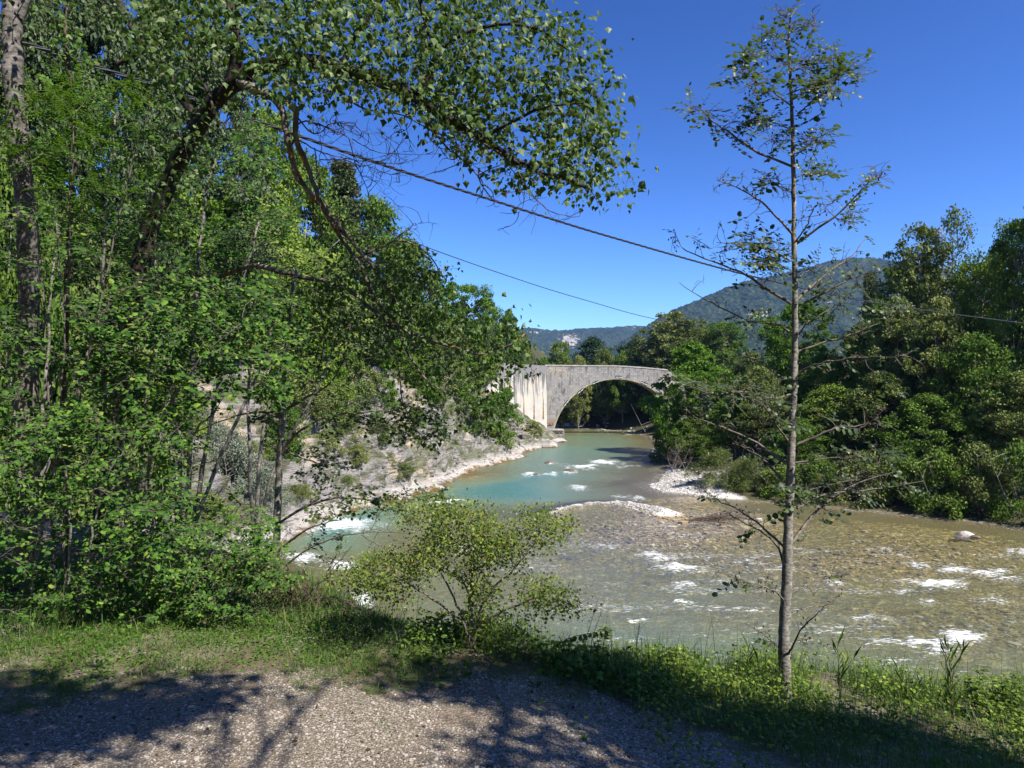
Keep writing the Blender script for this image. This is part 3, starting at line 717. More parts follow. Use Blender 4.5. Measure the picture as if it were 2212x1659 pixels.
# ------------------------------------------------------------------ far and middle trees
def proto(seed, Ht, Rd, base, nc, per, leaf, cr, shape='round', flat=.6, mat='mid', bark='bark_far', gaps=.1, ls='kite', trunk_r=.02, up=.5, nst=1, lean=0.):
    """returns (crown mesh object, trunk mesh object), unlinked data at the origin"""
    rg = np.random.default_rng(seed)
    if nc >= 100: nc = int(nc*1.7); per = int(per*.72); cr *= .74; leaf *= .92
    C = []
    while len(C) < nc:
        t = rg.random(); th = rg.random()*2*math.pi
        if shape == 'round': pr = math.sin(math.pi*min(1, .12+t*.88))**.62
        elif shape == 'cone': pr = (1-t)**.85*.95+.04
        elif shape == 'column': pr = math.sin(math.pi*min(1, .15+t*.8))**.4
        elif shape == 'umbrella': pr = .35+.65*ss(.1, .75, t)*(1-ss(.85, 1.05, t)*.75)
        elif shape == 'dome': pr = math.sqrt(max(0, 1-t*t))
        lob = 1+.38*float(vn(math.cos(th)*1.6+seed, math.sin(th)*1.6, t*3+.01, s=seed))+.2*float(vn(math.cos(th)*4+seed, math.sin(th)*4, t*7+.01, s=seed+1))
        rad = Rd*pr*lob*rg.random()**.42
        z = Ht*(base+(1-base)*t)
        if gaps > 0 and vn(math.cos(th)*rad*1.1/cr*.35, math.sin(th)*rad*1.1/cr*.35, z/cr*.35+.01, s=seed+5) < -1+gaps*3: continue
        C.append([rad*math.cos(th)+lean*z, rad*math.sin(th), z-cr*.3])
    C = np.array(C)
    # trunk(s)
    mb = MB(); tops = []
    for k in range(nst):
        o = rg.normal(0, .12*(nst > 1)*Rd, 2); q = [[o[0]*.3, o[1]*.3, -.3]]
        for j in range(1, 6):
            f = j/5*.86; q.append([o[0]*(1+f*4)+rg.normal(0, .02*Ht)+lean*f*Ht, o[1]*(1+f*4)+rg.normal(0, .02*Ht), f*Ht])
        q = spline(q, 12); rr = trunk_r*Ht*(1-.85*np.linspace(0, 1, 12))/(nst**.5); mb.tube(q, rr, 7, rg.random()); tops.append((q, rr))
    for k in range(0, nc, 2 if nc > 60 else 1):
        q, rr = tops[k % nst]; c = C[k]; zz = c[2]-.55*math.hypot(c[0], c[1])*(1 if shape != 'cone' else .1)-.02*Ht
        j = int(np.argmin(abs(q[:, 2]-max(zz, Ht*base*.6)))); a = q[j]
        mid = (a+c)/2+np.array([0, 0, -.05*Ht*rg.random()])+rg.normal(0, .03*Rd, 3)
        r0 = max(.012, min(rr[j]*.5, .006*Ht)); mb.tube(spline([a, mid, c], 5), np.linspace(r0, r0*.25, 5), 4, rg.random(), False)
    tr = mb.build('trunk', M[bark])
    n = nc*per; idx = np.repeat(np.arange(nc), per)
    d = unit(rg.normal(size=(n, 3))); sz = (.55+.9*rg.random(nc))[idx]*cr
    rad = rg.random(n)**.5
    P = C[idx]+d*np.array([1, 1, flat])*(sz*rad)[:, None]
    N = unit(d*.35+np.array([0, 0, up*.8])+rg.normal(0, .6, (n, 3)))
    A = unit(np.cross(N, rg.normal(size=(n, 3)))); 
    vcl = rg.random(nc)[idx]*.45+rg.random(n)*.55
    cr_o = leafmesh('crown', P, A, N, leaf*(.6+.8*rg.random(n)), M[mat], None, ls, v=vcl)
    for o in (tr, cr_o): COL.objects.unlink(o)
    return dict(crown=cr_o, trunk=tr, H=Ht, R=Rd)
PR = {}
PR['oak'] = proto(101, 12, 4.3, .22, 120, 150, .26, 1.15, 'round', .6, 'mid')
PR['oak2'] = proto(102, 12, 4.0, .15, 130, 150, .24, 1.0, 'round', .6, 'olive')
PR['bright'] = proto(103, 12, 4.5, .2, 130, 150, .27, 1.0, 'umbrella', .45, 'robinia', gaps=.14)
PR['bright2'] = proto(104, 10, 4.6, .08, 130, 150, .27, .95, 'round', .42, 'robinia', gaps=.12)
PR['poplar'] = proto(105, 16, 3.2, .12, 150, 130, .24, .9, 'column', .75, 'olive', gaps=.12)
PR['tall'] = proto(106, 17, 3.6, .1, 170, 130, .24, .95, 'column', .7, 'mid', 'bark_far', gaps=.14)
PR['sparse'] = proto(107, 15, 2.8, .45, 60, 60, .2, .8, 'round', .7, 'olive', gaps=.2)
PR['pine'] = proto(108, 14, 4.0, .12, 190, 330, .19, .9, 'round', .5, 'pine', 'bark_dark', gaps=.12, ls='kite', up=.8)
PR['pine2'] = proto(109, 15, 3.6, .08, 190, 310, .18, .85, 'cone', .4, 'pine', 'bark_dark', gaps=.1, ls='kite', up=.7)
PR['spruce'] = proto(110, 14, 3.0, .06, 190, 170, .24, .7, 'cone', .35, 'pine', 'bark_dark', gaps=.04, ls='thin', up=.5)
PR['shrub'] = proto(111, 3, 2.0, .0, 60, 130, .13, .5, 'dome', .7, 'mid', nst=5, trunk_r=.02, gaps=.08)
PR['shrub2'] = proto(112, 3, 2.2, .0, 60, 130, .13, .5, 'dome', .7, 'olive', nst=5, trunk_r=.02, gaps=.1)
PR['grey'] = proto(113, 3.2, 2.3, .05, 70, 170, .10, .48, 'dome', .75, 'grey', nst=6, trunk_r=.02, gaps=.08)
PR['willow'] = proto(114, 3.4, 2.3, .0, 70, 150, .16, .5, 'dome', .9, 'olive', nst=6, ls='thin', gaps=.06)
PR['robshrub'] = proto(115, 3.2, 2.1, .0, 60, 130, .14, .5, 'dome', .6, 'robinia', nst=4, gaps=.08)
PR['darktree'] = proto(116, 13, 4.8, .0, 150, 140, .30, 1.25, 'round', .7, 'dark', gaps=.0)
PR['tuft'] = proto(117, 1.0, .8, .0, 30, 80, .12, .28, 'dome', .8, 'olive', nst=3, ls='thin', gaps=.1)
NM = dict(oak='broadleaf_tree', oak2='broadleaf_tree', bright='robinia_tree', bright2='robinia_tree', poplar='poplar_tree', tall='poplar_tree', sparse='poplar_tree', pine='pine_tree', pine2='pine_tree', spruce='spruce_tree',
          shrub='shrub', shrub2='shrub', grey='grey_shrub', willow='willow_shrub', robshrub='robinia_shrub', darktree='broadleaf_tree', tuft='shrub')
def place(kind, loc, h, wid=None, label='', group=None, rz=None, dark=False):
    p = PR[kind]; s = h/p['H']; sx = s if wid is None else wid/2/p['R']
    e = empty(NM[kind], loc, R.random()*6.28 if rz is None else rz); e.scale = (sx, sx, s)
    tag(e, label, 'shrub' if 'shrub' in NM[kind] else 'tree', group)
    for k in ('trunk', 'crown'):
        c = p[k].copy(); c.name = k; link(c, e)
    return e
def plant(kind, px, top, Y, w, label, group=None, base=None):
    if group == GL: Y2 = max(Y, np.interp(px, [0, 200, 300, 400, 500, 600, 650, 720, 790, 860, 935], [24, 30, 36, 44, 51, 58, 63, 69, 77, 87, 100])); Y = Y2
    """crown centred on column px, reaching up to line top, standing at depth Y, w = width in D px"""
    x = at(px, 850, Y)[0]; z0 = gz(x, Y); zt = at(px, top, Y)[2]
    return place(kind, (x, Y, z0-.1), max(zt-z0, 1.), w/F*Y, label, group)
GL, GRT, GBR = 'trees on the wooded slope left of the river', 'trees along the right bank', 'trees behind the bridge'
for a in [
 ('pine2', 735, 350, 52, 230, 'tall dark conifer whose tip stands highest on the left skyline'),
 ('oak', 800, 425, 57, 210, 'rounded tree right of the tall conifer on the left skyline'),
 ('oak', 868, 515, 63, 190, 'green tree below the rounded skyline tree, by the thin wire end'),
 ('oak', 655, 330, 47, 190, 'broad green tree on the slope left of the skyline conifer'),
 ('tall', 575, 235, 43, 180, 'tall green tree on the slope behind the lichened hanging boughs'),
 ('pine', 455, 60, 36, 240, 'pine behind the leaning dark poplar trunk'),
 ('pine2', 330, -60, 33, 260, 'tall pine rising out of the frame left of the leaning trunk'),
 ('pine', 200, -80, 30, 300, 'pine between the vine and the leaning trunk, in sun'),
 ('pine2', 70, -60, 29, 280, 'tall pine just right of the pale trunk at the left edge'),
 ('pine', -70, -60, 28, 300, 'pine cut by the left edge of the picture behind the pale trunk'),
 ('oak', 330, 330, 30, 260, 'dense green tree low behind the leaning trunk'),
 ('oak2', 150, 420, 27, 300, 'olive tree behind the shrubs at the left edge'),
 ('oak', 20, 330, 24, 260, 'dark green tree at the left edge behind the shrubs'),
 ('bright', 480, 420, 33, 240, 'bright green tree mid slope behind the upper shrubs'),
 ('oak', 610, 520, 42, 200, 'green tree mid slope left of the dark hanging boughs'),
 ('oak2', 720, 570, 50, 190, 'olive tree mid slope behind the dark hanging boughs'),
 ('bright2', 790, 640, 54, 150, 'bright green tree above the yellow rock face'),
 ('oak', 870, 640, 66, 170, 'green tree above the rock face, left of the bridge end'),
 ('oak2', 935, 660, 78, 150, 'olive tree on the slope crest left of the bridge end'),
 ('shrub', 650, 745, 47, 180, 'green thicket above the grey rock left of centre'),
 ('bright', 1000, 612, 112, 130, 'large bright green tree on the crest left of the bridge'),
 ('oak', 1050, 640, 125, 90, 'dark green tree between the bright tree and the bridge end'),
 ('bright2', 1098, 668, 150, 75, 'bright green tree behind the left end of the bridge parapet'),
 ('oak', 1085, 690, 172, 70, 'tree on the mound behind the left bridge end'), ('oak2', 1128, 715, 178, 60, 'olive tree on the mound behind the left bridge end'),
 ('oak', 1010, 740, 112, 120, 'low green tree beside the left wing of the bridge'),
 ('oak', 1130, 735, 146, 40, 'narrow green tree right behind the left bridge end'),
]: plant(*a, group=GL)
for a in [
 ('tall', 1210, 738, 168, 55, 'slender upright tree behind the bridge in front of the scree'),
 ('oak', 1175, 772, 164, 60, 'low green tree behind the bridge near its left end'),
 ('oak2', 1250, 768, 163, 60, 'low tree behind the bridge, right of the slender one'),
 ('oak2', 1305, 752, 165, 75, 'rounded dark tree behind the middle of the parapet'),
 ('oak', 1345, 760, 160, 60, 'tree behind the crown of the arch'),
 ('poplar', 1400, 712, 160, 90, 'olive poplar behind the bridge, left of the tallest'),
 ('poplar', 1450, 676, 156, 120, 'tallest olive poplar behind the right part of the bridge'),
 ('poplar', 1500, 690, 152, 100, 'olive poplar behind the bright robinia'),
 ('poplar', 1560, 695, 150, 60, 'thin poplar right of the bright robinia against the mountain'),
]: plant(*a, group=GBR)
i = 0
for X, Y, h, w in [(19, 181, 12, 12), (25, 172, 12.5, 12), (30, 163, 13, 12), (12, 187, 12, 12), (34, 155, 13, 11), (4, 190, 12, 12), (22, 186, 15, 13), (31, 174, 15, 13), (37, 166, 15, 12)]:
    place('darktree', (X, Y, gz(X, Y)-.5), h, w, 'tree seen through the arch with shade put into its dark leaf colour', 'dark trees seen through the arch')
for X, Y in [(44, 158), (50, 168), (46, 148)]:  # hidden trees added on the sun side to shade the wood behind the arch
    place('tall', (X, Y, gz(X, Y)-.3), 19, 11, 'unseen poplar added to shade the wood behind the arch', 'unseen poplars added behind the right bridge end for shade')
for a in [
 ('bright2', 1496, 738, 93, 200, 'bright green robinia hiding the right end of the bridge'),
 ('robshrub', 1452, 850, 84, 110, 'bright green robinia bush hanging over the water by the arch'),
 ('bright', 1530, 800, 82, 150, 'green robinia in front of the larger one at the bridge end'),
 ('oak', 1565, 752, 128, 90, 'green tree behind the robinia, hiding the road bank'), ('oak2', 1620, 758, 126, 90, 'olive tree before the road bank left of the alder trunk'), ('oak', 1680, 745, 124, 100, 'green tree before the road bank right behind the alder'),
 ('oak', 1590, 850, 72, 130, 'dark green tree behind the willow bush'),
 ('oak', 1490, 900, 80, 100, 'dark tree over the shaded water right of the arch'),
 ('willow', 1560, 972, 58, 130, 'pale willow bush on the white gravel bar'),
 ('willow', 1630, 985, 56, 110, 'willow bush right of the pale one by the gravel bar'),
 ('bright', 1720, 655, 78, 150, 'feathery green robinia behind the alder against the mountain'),
 ('oak2', 1640, 790, 70, 130, 'olive tree behind the alder left branches'),
 ('oak', 1790, 760, 70, 140, 'green tree right behind the alder trunk'),
 ('spruce', 1882, 585, 72, 110, 'dark conifer against the wooded mountain'),
 ('oak', 1860, 700, 66, 130, 'green tree below the dark conifer'),
 ('poplar', 1990, 490, 64, 150, 'dense tall poplar left of the feathery one on the right bank'),
 ('sparse', 2062, 445, 62, 110, 'tall feathery poplar with thin top above the others'),
 ('tall', 2120, 560, 58, 140, 'dark green tall tree right of the feathery poplar'),
 ('tall', 2200, 470, 54, 130, 'tall tree cut by the right edge of the picture'),
 ('tall', 2290, 420, 52, 170, 'tall tree just past the right edge of the picture'),
 ('tall', 1950, 575, 67, 110, 'green tree between the dark conifer and the dense tall poplar'),
 ('tall', 2155, 540, 60, 130, 'green tree filling the gap before the right edge'),
 ('oak', 1905, 650, 63, 120, 'bushy green tree at the foot of the dense tall poplar'),
 ('oak2', 1940, 640, 60, 140, 'olive tree under the dense tall poplar'),
 ('oak2', 2030, 640, 56, 160, 'silvery olive tree in the middle of the right wood'),
 ('oak', 1800, 830, 60, 160, 'green tree right of the alder trunk above the water'),
 ('oak2', 1900, 800, 57, 160, 'olive tree low in the middle of the right wood'),
 ('oak', 2110, 720, 52, 180, 'green tree near the right edge at mid height'),
 ('oak', 2000, 850, 52, 170, 'dark green tree leaning to the river on the right bank'),
 ('oak2', 2200, 800, 49, 180, 'olive tree at the right edge above the dark water'),
 ('oak', 1720, 900, 58, 130, 'dark green tree behind the alder trunk by the water'),
 ('shrub', 1700, 1000, 54.5, 120, 'dark bush at the waterline behind the alder trunk'),
 ('shrub', 1780, 985, 53, 130, 'bush at the waterline right of the alder trunk'),
 ('shrub2', 1860, 975, 51.5, 140, 'olive bush overhanging the river right of the alder'),
 ('shrub', 1945, 970, 50, 140, 'green bush overhanging the river, left of the fallen branch'),
 ('shrub', 2035, 965, 48, 150, 'dark bush overhanging the river by the fallen branch'),
 ('shrub2', 2120, 960, 46.5, 150, 'olive bush above the boulder at the right'),
 ('shrub', 2210, 950, 45, 160, 'dark bush at the right edge of the picture'),
]: plant(*a, group=GRT)
GS = 'bushes on the rocky left slope'
for k, px, py, w, h, lb in [
 ('grey', 500, 1075, 150, 150, 'silvery grey bush on the slope behind the young tree'), ('grey', 560, 1090, 110, 110, 'smaller silvery bush right of the large grey one'), ('grey', 450, 1010, 110, 120, 'silvery bush higher up left of the large grey one'),
 ('shrub', 620, 960, 110, 90, 'green bush right above the silvery bushes'), ('shrub2', 700, 930, 110, 90, 'olive bush mid slope left of the cliff'), ('robshrub', 690, 850, 110, 110, 'bright bush above the olive one on the slope'),
 ('shrub2', 560, 890, 110, 90, 'olive bush behind the long bare branch'), ('shrub', 745, 850, 100, 100, 'dark green bush left of the yellow rock'), ('shrub', 845, 800, 120, 120, 'large green bush over the top of the yellow rock'), ('shrub2', 770, 880, 110, 90, 'olive bush hugging the upper cliff face'), ('robshrub', 830, 880, 60, 70, 'bright bush rooted beside the yellow rock'), ('shrub', 900, 850, 90, 80, 'green bush at the upper edge of the bedded cliff'), ('shrub', 660, 850, 130, 110, 'thick green bush above the olive bushes left of the cliff'), ('shrub2', 960, 860, 90, 80, 'olive bush under the hanging twigs right of the cliff top'),
 ('shrub', 590, 830, 120, 90, 'green bush behind the top of the bare branch'), ('shrub2', 650, 900, 120, 90, 'olive bush right of the young tree trunk'), ('shrub', 720, 900, 110, 80, 'dark green bush low in front of the cliff face'), ('robshrub', 600, 990, 100, 80, 'bright green bush below the silvery bushes'), ('shrub', 790, 790, 110, 90, 'green bush on the brow of the cliff'), ('shrub2', 700, 985, 90, 50, 'dry olive bush on the marl shoulder'), ('shrub', 900, 930, 50, 50, 'small green bush in a cleft of the cliff'), ('shrub2', 950, 900, 60, 60, 'olive bush high on the bedded rock'), ('shrub2', 540, 1010, 100, 60, 'thin olive bush between the silvery bushes'), ('shrub', 690, 780, 130, 100, 'green bush under the hanging dark boughs'), ('tuft', 840, 1000, 36, 24, 'tuft on the rock under the cliff middle'), ('tuft', 930, 985, 34, 24, 'tuft above the pale ledge'), ('tuft', 650, 1075, 44, 26, 'tuft on the pale marl by the young tree'),
 ('willow', 745, 960, 80, 60, 'grey-green scrub at the foot of the cliff face'), ('shrub2', 820, 975, 60, 70, 'thin bush growing in the middle of the cliff'),
 ('shrub', 860, 820, 90, 90, 'green bush on top of the yellow rock'), ('robshrub', 920, 860, 90, 90, 'bright bush on the cliff edge under the hanging twigs'), ('shrub2', 770, 1000, 60, 36, 'yellowish tuft on the ledge below the cliff'), ('shrub2', 875, 1035, 46, 30, 'small olive bush low on the rock near the water'),
 ('shrub', 1030, 930, 110, 75, 'green bush on the grassy slope before the bridge'), ('robshrub', 1085, 925, 90, 90, 'bright sumac bush before the white abutment'), ('shrub', 1075, 960, 90, 55, 'low green bush above the pale ledge'), ('shrub2', 1152, 948, 46, 42, 'round olive bush at the foot of the bridge pier'),
 ('shrub', 1000, 890, 90, 70, 'dark bush high on the slope before the bridge'), ('robshrub', 1070, 905, 60, 60, 'bright bush against the left wing of the bridge'), ('tuft', 750, 1050, 34, 24, 'small tuft on the pale marl above the rapids'), ('tuft', 690, 1035, 40, 24, 'green tuft on the marl right of the young tree'), ('tuft', 990, 940, 26, 22, 'tuft on the bedded rock under the bushes'),
 ('shrub2', 440, 1130, 130, 70, 'dry olive scrub low on the marl slope'), ('shrub', 380, 950, 150, 160, 'green bush behind the hazel stems'), ('shrub', 300, 1080, 160, 140, 'dark bush low behind the hazel stems'), ('oak', 420, 800, 220, 260, 'green tree on the slope behind the hazel'), ('shrub', 160, 1100, 220, 240, 'dark thicket behind the left shrubs')]:
    P = hit(px, py, 20); hh = h/F*P[1]; q_ = unit(np.array([0, 0, CAMZ])-P); P = P+q_*(.9 if 600 < px < 1040 else .2)+[0, 0, .25 if 600 < px < 1040 else 0.]; place(k, (P[0], P[1], P[2]-.25), hh, w/F*P[1], lb, GS)

GV = 'unseen trees added around the viewpoint to block sky light'  # out of view, added to screen sky light and deepen the shade
for X, Y, h, w, k, lb in [(-7, -5, 13, 9, 'oak', 'broad unseen tree added left behind the viewpoint to block sky'), (-2.5, -9, 14, 9, 'oak', 'unseen tree added straight behind the viewpoint to block sky'), (-12, 0, 13, 9, 'oak2', 'unseen olive tree added left beside the path to block sky'), (-13, -10, 15, 10, 'oak', 'unseen tree added far left behind the viewpoint to block sky'),
                          (6, -17, 12, 10, 'oak', 'unseen tree added right behind the viewpoint to block sky'), (17, -18, 13, 11, 'oak2', 'unseen olive tree added far right behind the viewpoint to block sky'), (24, -8, 13, 11, 'oak', 'unseen tree added to the right along the path to block sky'), (-4, -17, 16, 12, 'oak2', 'tall unseen olive tree added far behind the viewpoint to block sky')]:
    place(k, (X, Y, gz(X, Y)-.1), h, w, lb, GV)
# ------------------------------------------------------------------ near trees, grown limb by limb
def poly3(pts):
    """[(x, y, Y)] in photo pixels and metres -> world points"""
    return np.array([at(*p) for p in pts])
def inpoly(x, y, P):
    ins = np.zeros(x.shape, bool); n = len(P)
    for i in range(n):
        (x0, y0), (x1, y1) = P[i], P[(i+1) % n]
        c = (y0 > y) != (y1 > y); ins ^= c & (x < x0+(y-y0)*(x1-x0)/((y1-y0) or 1e-9))
    return ins
def sample_poly(P, n, y0, y1, edge=None, keep=None):
    P = np.array(P, float); out = []
    lo, hi = P.min(0), P.max(0)
    while len(out) < n:
        q = lo+(hi-lo)*R.random((4*n, 2)); q = q[inpoly(q[:, 0], q[:, 1], P)]
        if keep is not None: q = q[keep(q[:, 0], q[:, 1])]
        out += list(q)
    out = np.array(out[:n]); Y = y0+(y1-y0)*R.random(n)
    return np.array([at(a, b, c) for (a, b), c in zip(out, Y)])
class Grow:
    spray = False
    def __init__(s, loc): s.loc = np.array(loc, float); s.mb = MB(); s.tw = MB(); s.nodes = []; s.rad = []; s.P = []; s.A = []; s.N = []; s.L = []
    def limb(s, P, r0, r1, n=24, sides=9, rough=.0, tw=False, pw=1.):
        Q = spline(P, n); t = np.linspace(0, 1, n)
        if rough: Q = Q+R.normal(0, rough, Q.shape)*np.minimum(1, t*4)[:, None]
        r = r0+(r1-r0)*t**pw
        if rough: r = r*(1+.06*R.normal(size=n)*(r > .008))
        (s.tw if tw else s.mb).tube(Q, np.maximum(r, .0012), sides, R.random()); s.nodes += list(Q); s.rad += list(r); return Q
    def cluster(s, C, k, leaf, spread=.12, sag=.15, rt=.004, maxlen=3., dirup=0., droop=.5, leafless=0., pinn=False, tipdir=None, minn=0):
        C = np.asarray(C, float)
        nd = np.array(s.nodes); rad = np.array(s.rad)
        dd = np.array([np.min(np.sum((nd-c)**2, 1)) for c in C])
        for c in C[np.argsort(dd)]:
            nd = np.array(s.nodes) if len(s.nodes) != len(nd) else nd
            d2 = np.sum((nd-c)**2, 1)+.6*np.maximum(0, nd[:, 2]-c[2])**2*(1 if dirup > 0 else 0)
            j = int(np.argmin(d2)); a = nd[j]; L = np.linalg.norm(c-a)
            if L > maxlen: continue
            mid = (a+c)/2+np.array([0, 0, sag*L*R.uniform(-.2, 1)])+R.normal(0, .07*L, 3)
            end = c+unit(c-a)*spread*.5+R.normal(0, spread*.3, 3)+np.array([0, 0, -droop*spread*.5])
            Q = spline([a, mid, c, end], 7)
            r0 = min(s.rad[j]*.7, rt+.004*L)
            s.tw.tube(Q, np.maximum(np.linspace(r0, .0014, 7), .0014), 4, R.random(), False)
            s.nodes += list(Q[1:]); s.rad += list(np.linspace(r0, .002, 7)[1:])
            if R.random() < leafless: continue
            s.leaves(Q, k, leaf, spread, droop, pinn)
    def leaves(s, Q, k, leaf, spread=.12, droop=.5, pinn=False):
        k = max(1, int(k*R.uniform(.6, 1.4))); Qd = spline(Q, 40)
        if s.spray and not pinn:
            d0 = unit(Qd[-1]-Qd[0]); tilt = np.array([0, 0, 1.])+R.normal(0, .28, 3)+np.array([.25, -.4, 0]); done = 0; sz = leaf*R.uniform(.7, 1.15)
            while done < k:
                i = int(R.integers(14, 40)); o = Qd[i]; d = unit(d0*.5+R.normal(0, .8, 3)*[1, 1, .45]+np.array([0, 0, .1])); m_ = int(R.integers(4, 9)); l = sz*.55*m_
                sd = unit(np.cross(tilt, d)); P = [o+d*l*t+np.array([0, 0, -.12*l*t*t*(1+droop)]) for t in np.linspace(0, 1, m_)]
                s.tw.tube(np.array(P), np.linspace(.0022, .001, m_), 3, R.random(), False)
                for q in range(1, m_):
                    sg = 1 if q % 2 else -1; s.P.append(P[q]); s.A.append(sd*sg*(.9 if q < m_-1 else .1)+d*.6+R.normal(0, .15, 3)-np.array([0, 0, .25*droop])); s.N.append(tilt+R.normal(0, .22, 3)); s.L.append(sz*R.uniform(.5, 1.3)*(1 if q < m_-1 else .75))
                done += m_-1
            return
        if pinn:
            d = unit(Qd[-1]-Qd[0])
            for q in range(k):
                i = int(R.integers(18, 40)); o = Qd[i]; ax = unit(d*.3+R.normal(0, .6, 3)+np.array([0, 0, .25])); L = R.uniform(.16, .30); nn = unit(np.array([0, 0, 1.])+R.normal(0, .35, 3)); sd = unit(np.cross(nn, ax))
                for t in np.linspace(.2, 1, 8):
                    p = o+ax*L*t+np.array([0, 0, -.25*L*t*t])
                    for sg in (-1, 1):
                        s.P.append(p); s.A.append(sd*sg+ax*.35+R.normal(0, .08, 3)); s.N.append(nn+R.normal(0, .15, 3)); s.L.append(leaf*R.uniform(.8, 1.15)*(1-.35*t))
            return
        i = (R.random(k)**.8*30+9).astype(int); o = Qd[np.clip(i, 0, 39)]
        off = R.normal(0, spread, (k, 3))*np.array([1, 1, .8])
        P = o+off
        A = unit(off)*.7+np.array([0, 0, -droop])+R.normal(0, .4, (k, 3))
        N = np.array([0, 0, .9])*(1-droop*.6)+R.normal(0, .55, (k, 3))+np.array([.3, -.35, 0])
        s.P += list(P); s.A += list(A); s.N += list(N); s.L += list(leaf*R.uniform(.45, 1.3, k))
    def finish(s, name, label, cat, bark, leafm, shape='oval', group=None, twig='twig', wid=1., foliage='crown', wood='trunk', smooth=True):
        e = empty(name, s.loc); tag(e, label, cat, group)
        fm = {k: [np.concatenate(m.F[k]) for m in (s.mb, s.tw) if m.F[k]] for k in (3, 4)}
        mi = []
        for k in (3, 4):
            for q, m in enumerate((s.mb, s.tw)):
                if m.F[k]: mi.append(np.full(sum(len(f) for f in m.F[k]), q if s.mb.n else 1))
        for k in (3, 4): s.mb.F[k] += [f+s.mb.n for f in s.tw.F[k]]
        s.mb.V += s.tw.V; s.mb.A += s.tw.A
        if s.mb.V:
            o = s.mb.build(wood, [M[bark], M[twig]], e, smooth, s.loc); mi = np.concatenate(mi)
            if len(o.data.polygons) == len(mi): o.data.polygons.foreach_set('material_index', mi.astype(np.int32))
        if s.P: leafmesh(foliage, np.array(s.P), np.array(s.A), np.array(s.N), np.array(s.L), M[leafm], e, shape, local=s.loc, wid=wid)
        return e
def base(px, Y):
    x = at(px, 850, Y)[0]; return np.array([x, Y, gz(x, Y)])
# --- leaning poplar with the long bough over the river
b = base(215, 8.0); T = Grow(b)
T.limb([b-[0, 0, .2], at(232, 1050, 8.0), at(262, 800, 7.9), at(322, 500, 7.8), at(352, 420, 7.7), at(400, 320, 7.5), at(452, 235, 7.2), at(498, 185, 7.0)], .12, .078, 40, 12, .006)
T.limb([at(498, 185, 7), at(512, 130, 6.9), at(506, 60, 6.8), at(492, -60, 6.8), at(500, -200, 6.7)], .075, .05, 20, 10, .008)
T.limb([at(430, 262, 7.3), at(380, 190, 7.4), at(330, 120, 7.5), at(275, 40, 7.6), at(230, -80, 7.7)], .06, .03, 18, 8, .006)
T.limb([at(498, 185, 7), at(560, 148, 6.8), at(640, 128, 6.6), at(740, 150, 6.3), at(830, 178, 6.1), at(905, 215, 6.), at(960, 252, 5.9), at(1040, 300, 5.8), at(1110, 345, 5.7), at(1190, 380, 5.6), at(1270, 400, 5.5)], .085, .012, 46, 10, .008)
T.limb([at(905, 215, 6), at(925, 170, 5.9), at(945, 110, 5.9), at(920, 50, 6), at(900, -40, 6)], .035, .018, 14, 7, .006)
T.limb([at(945, 110, 5.9), at(1010, 70, 5.8), at(1090, 50, 5.7), at(1170, 70, 5.6), at(1230, 110, 5.5)], .02, .006, 14, 6, .005)
T.limb([at(1040, 300, 5.8), at(1110, 260, 5.6), at(1180, 230, 5.5), at(1260, 220, 5.4)], .018, .005, 12, 6, .005)
T.limb([at(740, 150, 6.3), at(760, 90, 6.3), at(800, 30, 6.2), at(860, -40, 6.2)], .03, .014, 12, 6, .005)
T.limb([at(345, 42, 7.2), at(370, 70, 7.2), at(404, 116, 7.1), at(440, 180, 7.), at(464, 239, 6.9), at(472, 275, 6.9)], .02, .012, 14, 6, .004)
T.limb([at(250, 140, 7.3), at(330, 100, 7.2), at(380, 75, 7.1), at(440, 90, 7), at(470, 105, 7), at(540, 118, 6.8), at(620, 100, 6.6), at(720, 70, 6.4)], .022, .010, 20, 6, .004)
SKY_GAP = lambda x, y: ~(((x > 405) & (x < 480) & (y > 85) & (y < 160)) | ((x > 575) & (y > 205) & (x < 850)))
can = [(300, -40), (1125, -40), (1150, 20), (1215, 45), (1262, 100), (1290, 165), (1296, 230), (1325, 300), (1350, 375), (1335, 420), (1275, 418), (1190, 392), (1100, 375), (1040, 335), (990, 300), (930, 262), (860, 225), (760, 195), (700, 205), (620, 205), (560, 170), (500, 140), (400, 200), (330, 150), (280, 60)]
T.cluster(sample_poly(can, 930, 5.3, 7.4, keep=lambda x, y: SKY_GAP(x, y) & (vn(x*.015, y*.02, s=95) > -.55)), 13, .060, .115, .1, .004, 2.4, droop=.75)
T.cluster(sample_poly([(300, 420), (360, 300), (470, 200), (540, 160), (560, 230), (480, 330), (420, 430), (400, 520), (300, 560)], 60, 6.2, 8.4), 10, .06, .13, .1, .004, 2.4, droop=.75)
edge = [(1150, 22), (1205, 52), (1248, 95), (1278, 150), (1300, 165), (1297, 215), (1310, 240), (1315, 300), (1335, 340), (1358, 376), (1362, 392), (1345, 430), (1290, 436), (1255, 418), (1205, 402), (1110, 372), (1085, 376), (1040, 340), (1230, 70), (1302, 196)]
T.cluster(np.array([at(x, y, R.uniform(5.3, 5.9)) for x, y in edge]), 7, .062, .07, .1, .004, 2.4, droop=.8)
